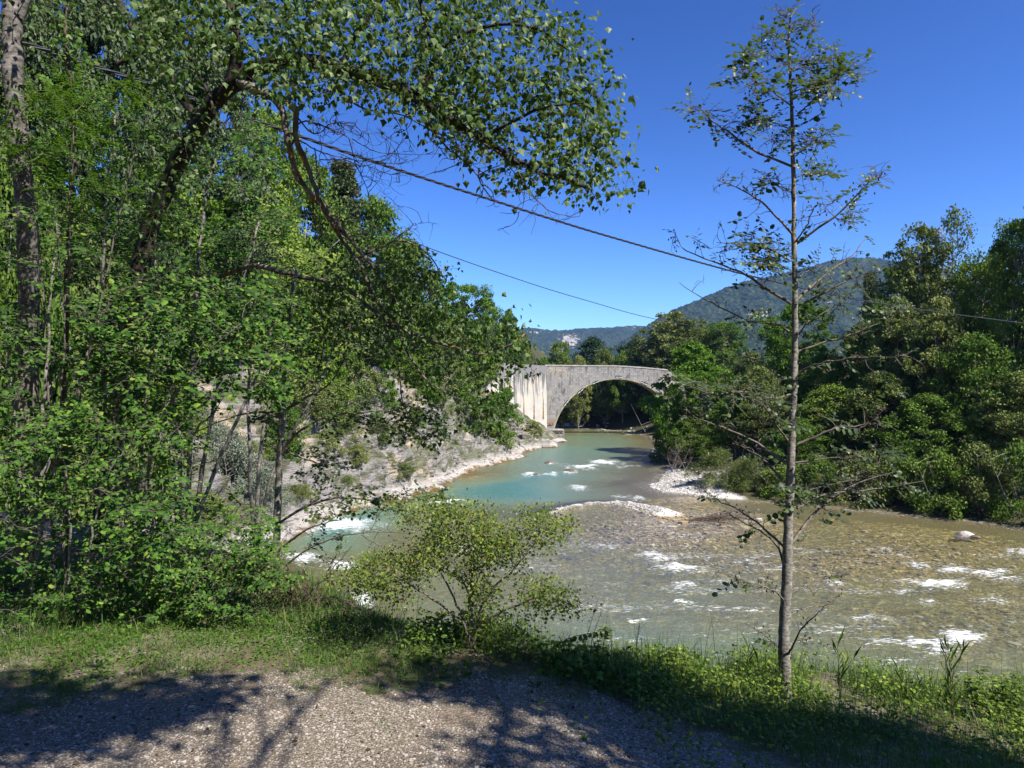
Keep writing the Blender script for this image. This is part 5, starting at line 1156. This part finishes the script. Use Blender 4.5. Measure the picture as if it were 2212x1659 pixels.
# ------------------------------------------------------------------ overhead lines
cab = simple_mat('black_cable', (.02, .02, .022), .5, .4)
C0 = [(-160, 40, 9.5), (60, 96, 10.5), (250, 158, 11.4), (420, 214, 12.4), (580, 270, 13.4), (800, 347, 15.2), (1056, 430, 17.8), (1330, 515, 21.5), (1650, 603, 27.), (1900, 655, 34), (2212, 698, 44), (2500, 730, 58)]
Q = spline(poly3(C0), 900); s_ = np.concatenate([[0], np.cumsum(np.linalg.norm(np.diff(Q, axis=0), axis=1))])
mb = MB()
for k in range(3):
    a = s_*7.+k*2.094; T_ = unit(np.gradient(Q, axis=0)); U = unit(np.cross(T_, [0, 0, 1.])); W = np.cross(U, T_)
    mb.tube(Q+.020*(np.cos(a)[:, None]*U+np.sin(a)[:, None]*W), .017, 5, 0, False)
o = mb.build('twisted_cable', cab); tag(o, 'thick twisted black cable crossing the sky above the river', 'cable')
mb = MB(); mb.tube(spline(poly3([(560, 380, 60), (880, 518, 70), (1130, 607, 84), (1270, 650, 95), (1405, 687, 108), (1560, 715, 125)]), 80), .05, 5, 0, False)
o = mb.build('thin_wire', cab); tag(o, 'thin wire below the thick cable running toward the poplars', 'wire')
wm = simple_mat('aluminium_conductor', (.35, .36, .38), .5, .5)
PY = at(2032, 500, 300)
for pts, lb in [([(1500, 660, 700), (1900, 535, 400), (2032, 487, 300)], 'faint power line rising from the mountain to the pylon'), ([(2032, 487, 300), (2200, 484, 230), (2500, 470, 150)], 'faint power line leaving the pylon to the right'),
                ([(1900, 590, 400), (2032, 540, 300), (2212, 524, 230), (2500, 512, 160)], 'lower faint power line beside the pylon')]:
    mb = MB(); mb.tube(spline(poly3(pts), 30), .045, 4, 0, False); o = mb.build('power_line', wm); tag(o, lb, 'power line')
mb = MB(); h0 = 0.; top = at(2032, 488, 300)
for sx, sy in ((-1, -1), (-1, 1), (1, -1), (1, 1)):
    mb.tube([[top[0]+sx*3, 300+sy*3, 3], [top[0]+sx*1.6, 300+sy*1.6, top[2]-9], [top[0]+sx*.9, 300+sy*.9, top[2]-3], [top[0], 300, top[2]+.3]], .16, 4)
for z in np.arange(5, top[2]-4, 4.):
    w = 3-1.4*(z-3)/(top[2]-12) if z < top[2]-9 else 1.4; w2 = max(.7, w-.25)
    for a_, b_ in (((-1, -1), (1, -1)), ((1, -1), (1, 1)), ((1, 1), (-1, 1)), ((-1, 1), (-1, -1))):
        mb.tube([[top[0]+a_[0]*w, 300+a_[1]*w, z], [top[0]+b_[0]*w2, 300+b_[1]*w2, min(z+4, top[2]-3)]], .09, 4); mb.tube([[top[0]+b_[0]*w, 300+b_[1]*w, z], [top[0]+a_[0]*w2, 300+a_[1]*w2, min(z+4, top[2]-3)]], .09, 4)
for z in (top[2]-3, top[2]-8): mb.tube([[top[0]-4.6, 300, z+.3], [top[0], 300, z], [top[0]+4.6, 300, z+.3]], .18, 4); 
o = mb.build('pylon', simple_mat('galvanised_steel', (.22, .23, .25), .6, .4)); tag(o, 'lattice pylon whose tip shows above the feathery poplar', 'pylon')
p = at(1608, 792, 190); mb = MB(); t = at(1608, 762, 190)
mb.tube([[p[0], 190, 2], [p[0], 190, t[2]]], [.17, .12], 8); mb.box((p[0], 190, t[2]-.3), (1.4, .12, .12))
o = mb.build('utility_pole', simple_mat('white_pole', (.6, .6, .6), .6, .3)); tag(o, 'small white pole far behind, left of the alder trunk', 'pole')
# ------------------------------------------------------------------ stones, boulders
def rock_mesh(seed, n=20):
    rg = np.random.default_rng(seed); th = np.linspace(0, 2*math.pi, n, endpoint=False); ph = np.linspace(0, math.pi, n//2+1)
    P = np.stack(np.meshgrid(ph, th, indexing='ij'), -1).reshape(-1, 2)
    d = np.stack([np.sin(P[:, 0])*np.cos(P[:, 1]), np.sin(P[:, 0])*np.sin(P[:, 1]), np.cos(P[:, 0])], -1)
    for _ in range(7):
        nn = unit(rg.normal(size=3)); c = rg.uniform(.55, .85); dp = d@nn; d = d-np.maximum(dp-c, 0)[:, None]*nn
    r = 1+.12*fbm(d[:, 0]*2+seed, d[:, 1]*2, d[:, 2]*2, 3, seed); V = d*r[:, None]
    m = n//2+1; i = np.arange(m-1)[:, None]*n; j = np.arange(n)[None]; j2 = (j+1) % n
    return V, np.stack([i+j, i+n+j, i+n+j2, i+j2], -1).reshape(-1, 4)
def boulder(px, py, w, h, label, mat='boulder', seed=1, name='boulder', dz=0.):
    p = water_at(px, py); s = w/F*p[1]/2; V, f = rock_mesh(seed); V = V*np.array([s, s*.8, h/F*p[1]])
    V[:, 2] = np.maximum(V[:, 2], -.3*s-.1)
    e = mesh(name, V, [f], M[mat], smooth=False); e.location = (p[0], p[1], dz); tag(e, label, 'boulder'); return e
M['boulder'] = simple_mat('pale_boulder', (.40, .36, .33), .85, .2, .35, 3.); M['wetrock'] = simple_mat('wet_rock', (.13, .10, .08), .35, .5, .4, 3.)
boulder(2087, 1157, 38, 12, 'pale rounded boulder in the river near the right edge', seed=3)
boulder(2070, 1160, 24, 5, 'low wet stone at the left of the pale boulder', 'wetrock', 4); boulder(2106, 1161, 26, 5, 'low wet stone at the right of the pale boulder', 'wetrock', 5)
boulder(1186, 1001, 30, 6, 'dark wet rock in midstream below the pale ledge', 'wetrock', 6); boulder(1232, 1018, 34, 6, 'dark wet rock splitting the white ripple midstream', 'wetrock', 7); boulder(1160, 1026, 22, 4, 'low dark rock in midstream, nearest of the wet ones', 'wetrock', 8)
boulder(1800, 1272, 20, 3, 'small brown stone awash right of the alder trunk', 'wetrock', 9); boulder(2310, 1190, 30, 8, 'stone past the right edge in the river', 'boulder', 10)
for k, (px, py, w, h) in enumerate([(1130, 968, 46, 22), (1100, 978, 34, 14), (1152, 965, 30, 16), (1180, 962, 46, 14), (1204, 951, 40, 9), (1140, 958, 30, 26), (1168, 953, 34, 20)]):
    lb = ['pale limestone block at the water before the pier', 'pale low rock left of the block by the water', 'limestone block between two others before the pier', 'flat pale rock right in front of the pier footing', 'pale slab jutting into the river under the arch pier', 'grey rock heaped behind the pale limestone block', 'grey rock just left of the pier footing'][k]
    p = water_at(px, py+4); s = w/F*p[1]/2; V, f = rock_mesh(40+k); V = V*np.array([s*1.15, s*.9, h/F*p[1]])
    e = mesh('boulder', V, [f], M['rockpale'] if 'rockpale' in M else M['rock'], smooth=False); e.location = (p[0], p[1], .1); tag(e, lb, 'boulder', 'rocks before the bridge pier')
# shingle: many loose stones on the island, the right bar and the shallows
def stones(name, P, S, mat, label, cat=None):
    V0, f0 = rock_mesh(77, 6); n = len(P)
    an = R.random(n)*6.28; c, s = np.cos(an), np.sin(an); sc3 = S[:, None]*np.stack([R.uniform(.8, 1.3, n), R.uniform(.7, 1., n), R.uniform(.45, .8, n)], -1)
    Q = V0[None]*sc3[:, None]; X = Q[..., 0]*c[:, None]-Q[..., 1]*s[:, None]; Y = Q[..., 0]*s[:, None]+Q[..., 1]*c[:, None]
    V = np.stack([X, Y, Q[..., 2]], -1)+P[:, None]; k = len(V0)
    o = mesh(name, V.reshape(-1, 3), [(f0[None]+(np.arange(n)*k)[:, None, None]).reshape(-1, 4)], M[mat], None, {'v': np.repeat(R.random(n), k)})
    tag(o, label, cat, kind='stuff'); return o
def stone_mat(name, stops, rough=.9):
    m, nt = newmat(name); g = NT(nt); col = g.ramp(g.attr('v'), stops); col = g.mix(.5, col, g.ramp(g.noise(g.pos(), 40, 4), [(.3, .75), (.7, 1)]), 'MULTIPLY')
    g.out(g.pbsdf(col, rough, .2)); M[name] = m
stone_mat('pebble_pale', [(0, (.26, .24, .21)), (.5, (.45, .43, .39)), (1, (.62, .60, .56))]); stone_mat('pebble_path', [(0, (.12, .103, .083)), (.5, (.25, .225, .19)), (1, (.44, .405, .355))])
stone_mat('pebble_river', [(0, (.16, .12, .07)), (.6, (.32, .25, .15)), (1, (.60, .54, .44))])
def scat(pts_px, n, jx, jy):
    P = []
    for _ in range(n):
        px, py = pts_px[R.integers(len(pts_px))]; P.append(water_at(px+R.normal(0, jx), py+R.normal(0, jy))[:2])
    P = np.array(P); z = H(P[:, 0], P[:, 1])[0]; return np.column_stack([P, z])
P = scat([(1200, 1103), (1230, 1095), (1260, 1090), (1290, 1088), (1320, 1090), (1350, 1093), (1380, 1097), (1410, 1103)], 9000, 22, 4.5); P = P[P[:, 2] > -.03]
stones('island_shingle', P, R.gamma(2.2, .018, len(P))+.015, 'pebble_pale', 'white pebbles of the small gravel island')
P = scat([(1410, 1050), (1440, 1045), (1470, 1048), (1500, 1053), (1530, 1060), (1460, 1035)], 8000, 18, 8); P = P[(P[:, 2] > -.03)]
stones('bar_shingle', P, R.gamma(2.2, .025, len(P))+.025, 'pebble_pale', 'white pebbles of the gravel bar on the right bank')
P = scat([(1250, 1130), (1350, 1140), (1450, 1140), (1550, 1130), (1300, 1165), (1420, 1180), (1900, 1180), (2050, 1200), (1750, 1200), (1600, 1220), (2150, 1330), (1950, 1330)], 1800, 75, 20); P = P[P[:, 2] < .2]
stones('shallow_stones', P+[0, 0, .02], R.gamma(1.6, .04, len(P))+.04, 'pebble_river', 'brown stones lying in the shallows')
P = scat([(1420, 975), (1440, 985), (1250, 922), (1300, 928), (1360, 935)], 300, 14, 2.5); stones('far_stones', P, R.gamma(2., .12, len(P))+.12, 'pebble_pale', 'pale stones along the far shaded shore')
# stones along the foot of the cliff
k = np.random.default_rng(5).integers(0, CL[0].shape[0], 1500); j = R.integers(6, 40, 1500)
P = np.stack([CL[0][k, j], CL[1][k, j], CL[2][k, j]], -1); P = P[P[:, 2] > .02][:500]; stones('ledge_rubble', P, R.gamma(1.6, .06, len(P))+.04, 'pebble_path', 'pale rubble lying on the rock ledge by the water')
k = np.random.default_rng(6).integers(20, CL[0].shape[0]-20, 620); j = R.integers(24, 190, 620)
P = np.stack([CL[0][k, j], CL[1][k, j], CL[2][k, j]], -1); stones('cliff_blocks', P, R.gamma(2., .13, len(P))+.08, 'rock', 'broken angular limestone blocks on the cliff')
# gravel of the path, real stones near the camera
n = 95000
rr = np.sqrt(R.random(n))*5.2+.9; an = R.uniform(-.78, .78, n); X = rr*np.sin(an); Y = rr*np.cos(an); pm = on_path(X, Y)
ok = (pm > R.random(n)**2*.8-.1) & (vn(X*3, Y*3, s=55) > -.75); X, Y = X[ok], Y[ok]; Z = H(X, Y)[0]
stones('path_pebbles', np.column_stack([X, Y, Z+.001]), R.gamma(2.6, .0016, len(X))+.0026, 'pebble_path', 'loose pale crushed stone on the path')
# fallen branch in the shallows, dead branch on the right bank
T = Grow(water_at(1560, 1122)); 
for k in range(16):
    a = at(1475+R.uniform(0, 40), 1122+R.normal(0, 4), 46+R.normal(0, .4)); a = water_at(1470+R.uniform(0, 60), 1124+R.normal(0, 3)); e2 = water_at(1560+R.uniform(0, 60), 1122+R.normal(0, 8)); mid = (a+e2)/2+[0, 0, R.uniform(.1, .35)]
    bare(T, [a+[0, 0, .02], mid, e2+[0, 0, R.uniform(.05, .4)]], .03, .012, 5, .7, 1)
T.finish('fallen_branch', 'brown fallen branch lying in the shallows left of the alder trunk', 'branch', 'twig', 'dry')
T = Grow(water_at(2080, 1113))
bare(T, [water_at(1990, 1112)+[0, 0, .5], water_at(2030, 1113)+[0, 0, .25], water_at(2065, 1108)+[0, 0, .9]], .07, .03, 5, 1.2, 1)
T.finish('fallen_branch', 'pale dead branch on the dark right bank at the waterline', 'branch', 'twig', 'dry', twig='twig_pale')
T = Grow(hit(1465, 1015, 20))
for k in range(7):
    o = hit(1460+R.normal(0, 12), 1020, 20); q = at(1440+k*9+R.normal(0, 6), 945+R.uniform(0, 40), o[1]); bare(T, [o, (o+q)/2+R.normal(0, .3, 3), q], .05, .015, 9, 1.1, 1)
T.finish('dead_shrub', 'leafless grey shrub standing at the right waterline by the bar', 'shrub', 'twig', 'dry', twig='twig_pale')
# ------------------------------------------------------------------ grass and herbs on the near bank
def grass(name, X, Y, hgt, wd, label, lean=.35, mat='grass', v=None):
    n = len(X); Z = H(X, Y)[0]; th = R.random(n)*6.28; dx, dy = np.cos(th), np.sin(th)
    L = lean*R.uniform(.3, 1.8, n); seg = 4; V = []
    for k in range(seg+1):
        t = k/seg; w = wd*(1-t)**.7*(.9 if k else .7) if k < seg else 0*wd
        cx = X+dx*L*hgt*t*t; cy = Y+dy*L*hgt*t*t; cz = Z-.01+hgt*(t-.25*L*t*t)
        V += [np.stack([cx-dy*w, cy+dx*w, cz], -1), np.stack([cx+dy*w, cy-dx*w, cz], -1)]
    V = np.stack(V, 1).reshape(-1, 3); k2 = 2*(seg+1)
    f = np.array([[2*k, 2*k+1, 2*k+3, 2*k+2] for k in range(seg)]); f = (f[None]+(np.arange(n)*k2)[:, None, None]).reshape(-1, 4)
    o = mesh(name, V, [f], M[mat], None, {'v': np.repeat(R.random(n)**1. if v is None else v, k2)}); tag(o, label, 'grass', kind='stuff')
def field(n, x0, x1, dens, y0=-1.5, y1=1.6, clump=True):
    X = R.uniform(x0, x1, n*3); Y = lip(X)+R.uniform(y0, y1, n*3); p = dens(X, Y)
    ok = R.random(n*3) < p; return X[ok][:n], Y[ok][:n]
cl = lambda X, Y, s=.0, f=2.2: np.clip(.5+1.3*fbm(X*f, Y*f, s=81)+s, 0, 1)
def fieldl(n, dens, x0=-5.6, x1=1., y0=2.6, y1=7.6):
    X = R.uniform(x0, x1, n*3); Y = R.uniform(y0, y1, n*3); ok = (R.random(n*3) < dens(X, Y)) & (Y < lip(X)+.6); return X[ok][:n], Y[ok][:n]
def dens_l(X, Y): return np.clip(-on_path(X, Y)*1.6+.18, .0, 1)*cl(X, Y)
X, Y = fieldl(46000, dens_l); grass('grass', X, Y, R.gamma(3, .018, len(X))+.02, R.uniform(.0012, .0028, len(X)), 'short grass on the left of the path', .8)
X, Y = fieldl(9000, lambda X, Y: (on_path(X, Y) < -.9)*cl(X, Y, -.1, 1.6)); grass('tall_grass', X, Y, R.gamma(5, .032, len(X))+.05, R.uniform(.002, .0045, len(X)), 'longer grass tufts before the left shrubs', .6)
def dens_r(X, Y): return np.clip(-on_path(X, Y)*1.3+.15, 0, 1)*cl(X, Y, .45)
X, Y = field(60000, -.4, 7., dens_r, -3.4, 1.5); e_ = lip(X)-Y
grass('bank_grass', X, Y, (R.gamma(4, .022, len(X))+.03)*(1+.9*np.exp(-(e_/.5)**2)), R.uniform(.0012, .003, len(X)), 'dense green grass along the right bank edge', .5)
X, Y = field(2600, .6, 7., lambda X, Y: np.exp(-((lip(X)-Y-.1)/.45)**2)*cl(X, Y, .1), -1.2, 1.2); grass('edge_grass', X, Y, R.gamma(7, .045, len(X))+.08, R.uniform(.002, .004, len(X)), 'long arching grass on the brink of the bank', .45)
# low leafy ground cover
def cover(name, n, x0, x1, dens, size, mat, label, hh=.06, y0=-1.6, y1=1.2):
    X, Y = fieldl(n, dens) if x0 < -5 else field(n, x0, x1, dens, y0, y1); Z = H(X, Y)[0]+R.random(len(X))**1.5*hh; m_ = len(X)
    N = np.array([.2, -.3, 1.])+R.normal(0, .4, (m_, 3)); A = R.normal(size=(m_, 3))*[1, 1, .3]
    o = leafmesh(name, np.stack([X, Y, Z], -1), A, N, size*R.uniform(.5, 1.3, m_), M[mat], None, 'oval'); tag(o, label, 'ground cover', kind='stuff')
cover('ground_cover', 36000, -5.4, .6, lambda X, Y: np.clip(-on_path(X, Y)*1.2-.05, 0, 1)*cl(X, Y, .15, 3.), .022, 'light', 'small bright green leaves covering the ground at the left', .05)
cover('creeping_clover', 22000, -5.4, 2.5, lambda X, Y: np.clip(.7-np.abs(on_path(X, Y))*1.1, 0, 1)*cl(X, Y, -.15, 3.), .011, 'hazel', 'tiny green weeds creeping over the gravel edge', .012, -2.6)
cover('bank_ivy', 9000, -.8, 1.6, lambda X, Y: np.exp(-((lip(X)-Y-.0)/.5)**2)*cl(X, Y, .2), .04, 'mid', 'dark leafy ground cover below the airy shrub', .18)
cover('bank_herbs', 30000, .8, 7., lambda X, Y: np.exp(-((lip(X)-Y+.1)/1.3)**2)*cl(X, Y, .25), .03, 'mid', 'dark herbs among the grass on the right bank', .22, -2.2, 1.5)
cover('litter', 900, -5.5, 4., lambda X, Y: cl(X, Y, -.1, 3.)+0*X, .024, 'dry', 'dry brown leaf litter on the ground', .008, -3.6, .6)
# single tall herbs and reeds on the brink
GH = 'tall herbs on the brink of the bank'
def herb(px, Y, pts, kind, label):
    b = base(px, Y); T = Grow(b)
    for p in pts:
        Q = T.limb([b+R.normal(0, .01, 3)*[1, 1, 0]]+[at(*q) for q in p], .0042, .0014, 24, 5, .001)
        if kind == 'leafy':
            for i in range(5, 24):
                for _ in range(3):
                    th = R.random()*6.28; T.P.append(Q[i]); T.A.append(np.array([math.cos(th), math.sin(th), .15])); T.N.append(np.array([0, 0, 1.])+R.normal(0, .2, 3)); T.L.append(R.uniform(.05, .09))
        elif kind == 'reed':
            for i in range(2, 24, 2):
                th = R.random()*6.28; T.P.append(Q[i]); T.A.append(np.array([math.cos(th)*.5, math.sin(th)*.5, 1.])); T.N.append(np.array([math.sin(th), -math.cos(th), .3])); T.L.append(R.uniform(.10, .18))
        elif kind == 'seed':
            for i in range(19, 24):
                for _ in range(8): T.P.append(Q[i]+R.normal(0, .004, 3)); T.A.append(R.normal(0, .5, 3)+[0, 0, 1.]); T.N.append(R.normal(0, 1, 3)); T.L.append(R.uniform(.012, .025))
    T.finish(dict(leafy='flower_stalk', reed='reed', seed='seeding_grass')[kind], label, 'plant', 'twig', 'mid' if kind != 'seed' else 'thorn', 'thin', GH, wid=1.3 if kind == 'leafy' else .45)
herb(1296, 5.3, [[(1298, 1420, 5.3), (1305, 1380, 5.3), (1306, 1355, 5.3)], [(1290, 1430, 5.3), (1285, 1395, 5.3)]], 'leafy', 'leafy flower stalk right of the airy shrub')
herb(1375, 5.4, [[(1376, 1400, 5.4), (1382, 1345, 5.4)], [(1384, 1420, 5.4), (1386, 1380, 5.4)]], 'seed', 'upright grass stem with drooping head right of the leafy stalk')
herb(1270, 5.3, [[(1280, 1380, 5.3), (1300, 1320, 5.3)], [(1262, 1400, 5.3), (1290, 1300, 5.3)]], 'seed', 'thin seeding grass arching beside the leafy stalk')
herb(1440, 5.5, [[(1445, 1440, 5.5), (1446, 1405, 5.5)], [(1432, 1450, 5.5), (1425, 1420, 5.5)], [(1455, 1450, 5.5), (1462, 1425, 5.5)]], 'leafy', 'low leafy stalks left of the alder foot')
herb(1350, 5.4, [[(1350, 1440, 5.4), (1352, 1400, 5.4)], [(1340, 1450, 5.4), (1330, 1410, 5.4)]], 'leafy', 'dark leafy stalk between the grass stems')
herb(1810, 5.7, [[(1812, 1440, 5.7), (1808, 1385, 5.7)], [(1822, 1450, 5.7), (1850, 1415, 5.7)]], 'reed', 'reed with spreading blades right of the alder foot')
herb(2052, 5.7, [[(2052, 1440, 5.7), (2046, 1390, 5.7)], [(2060, 1450, 5.7), (2085, 1400, 5.7)], [(2046, 1460, 5.7), (2042, 1400, 5.7)]], 'reed', 'tallest reed standing near the right edge')
herb(1960, 5.8, [[(1960, 1500, 5.8), (1940, 1450, 5.8)], [(1965, 1510, 5.8), (1990, 1470, 5.8)]], 'reed', 'low reed left of the tallest one')
herb(1612, 5.6, [[(1615, 1450, 5.6), (1618, 1400, 5.6)], [(1620, 1470, 5.6), (1640, 1430, 5.6)]], 'reed', 'bent reed left of the alder foot')
for k, (px, top) in enumerate([(2110, 1440), (2150, 1470), (2180, 1450), (2205, 1480)]):
    herb(px, 5.7, [[(px+3, top+60, 5.7), (px+R.normal(0, 10), top, 5.7)], [(px-8, top+70, 5.7), (px-18, top+25, 5.7)]], 'leafy', ['dark weed right of the tallest reed', 'second dark weed from the tallest reed', 'third dark weed from the tallest reed', 'dark weed nearest the right edge'][k])
herb(1240, 5.1, [[(1180, 1420, 5.1), (1240, 1385, 5.), (1300, 1365, 5.)][0:1]+[(1215, 1385, 5.)]], 'seed', 'short grass stem below the airy shrub')
b = at(1150, 1440, 5.); T = Grow(base(1140, 5.05)); T.limb([T.loc, at(1190, 1400, 5.), at(1240, 1375, 5.), at(1310, 1362, 5.)], .004, .002, 20, 5, .001)
for i in range(7, 20): 
    for _ in range(2): T.P.append(np.array(T.nodes[i])); T.A.append(np.array([R.normal(0, .3), R.normal(0, .5), -1.])); T.N.append(np.array([R.normal(), -1, .2])); T.L.append(R.uniform(.03, .05))
T.finish('bramble_shoot', 'arching bramble shoot with dark leaves right of the airy shrub', 'plant', 'twig', 'mid', 'oval')
# ------------------------------------------------------------------ haze, sky, sun
hz = bpy.data.meshes.new('haze'); HZ = (6500, 4600)
mb = MB(); mb.box((0, 1900, 270), (9000, 8200, 560)); o = mb.build('haze', None and M or M['soil'], smooth=False)
m, nt = newmat('air'); g = NT(nt); vv = g.n('ShaderNodeVolumePrincipled'); vv.inputs['Color'].default_value = (.30, .52, 1., 1); vv.inputs['Density'].default_value = .00007; vv.inputs['Anisotropy'].default_value = .2
oo = g.n('ShaderNodeOutputMaterial'); g.l(vv.outputs[0], oo.inputs['Volume']); o.data.materials.clear(); o.data.materials.append(m); tag(o, 'thin blue air between the valley and the mountains', 'haze', kind='stuff')
o.display_type = 'WIRE'
w = bpy.data.worlds.new('World'); sc.world = w; w.use_nodes = True; nt = w.node_tree; nt.nodes.clear(); g = NT(nt)
sky = g.n('ShaderNodeTexSky', sky_type='NISHITA'); sky.sun_disc = False
el = math.asin(SUN[2]); az = math.atan2(SUN[0], SUN[1])
sky.sun_elevation = el; sky.sun_rotation = az; sky.air_density = 1.; sky.dust_density = .3; sky.ozone_density = 3.; sky.altitude = 600
hs = g.n('ShaderNodeHueSaturation'); hs.inputs['Saturation'].default_value = 1.14; g.l(sky.outputs[0], hs.inputs['Color'])
gm = g.n('ShaderNodeGamma'); gm.inputs['Gamma'].default_value = 1.6; g.l(g.mix(1., hs.outputs[0], (.2, .2, .2), 'MULTIPLY'), gm.inputs['Color'])
bg = g.n('ShaderNodeBackground'); bg.inputs['Strength'].default_value = .12; g.l(g.mix(1., gm.outputs[0], (3.8, 3.7, 4.2), 'MULTIPLY'), bg.inputs['Color'])
ow = g.n('ShaderNodeOutputWorld'); g.l(bg.outputs[0], ow.inputs['Surface'])
sl = bpy.data.lights.new('sun', 'SUN'); sl.energy = 5.0; sl.angle = math.radians(.53); sl.color = (1., .93, .83)
so = bpy.data.objects.new('sun', sl); COL.objects.link(so); so.rotation_euler = Vector(SUN).to_track_quat('Z', 'Y').to_euler(); so.location = (0, -20, 60)
sc.view_settings.view_transform = 'Standard'; sc.view_settings.look = 'None'; sc.view_settings.gamma = 1; sc.view_settings.exposure = 1.1
cy = sc.cycles; cy.max_bounces = 6; cy.diffuse_bounces = 2; cy.glossy_bounces = 2; cy.transmission_bounces = 3; cy.transparent_max_bounces = 8; cy.volume_bounces = 0
cy.use_denoising = True; cy.caustics_reflective = False; cy.caustics_refractive = False
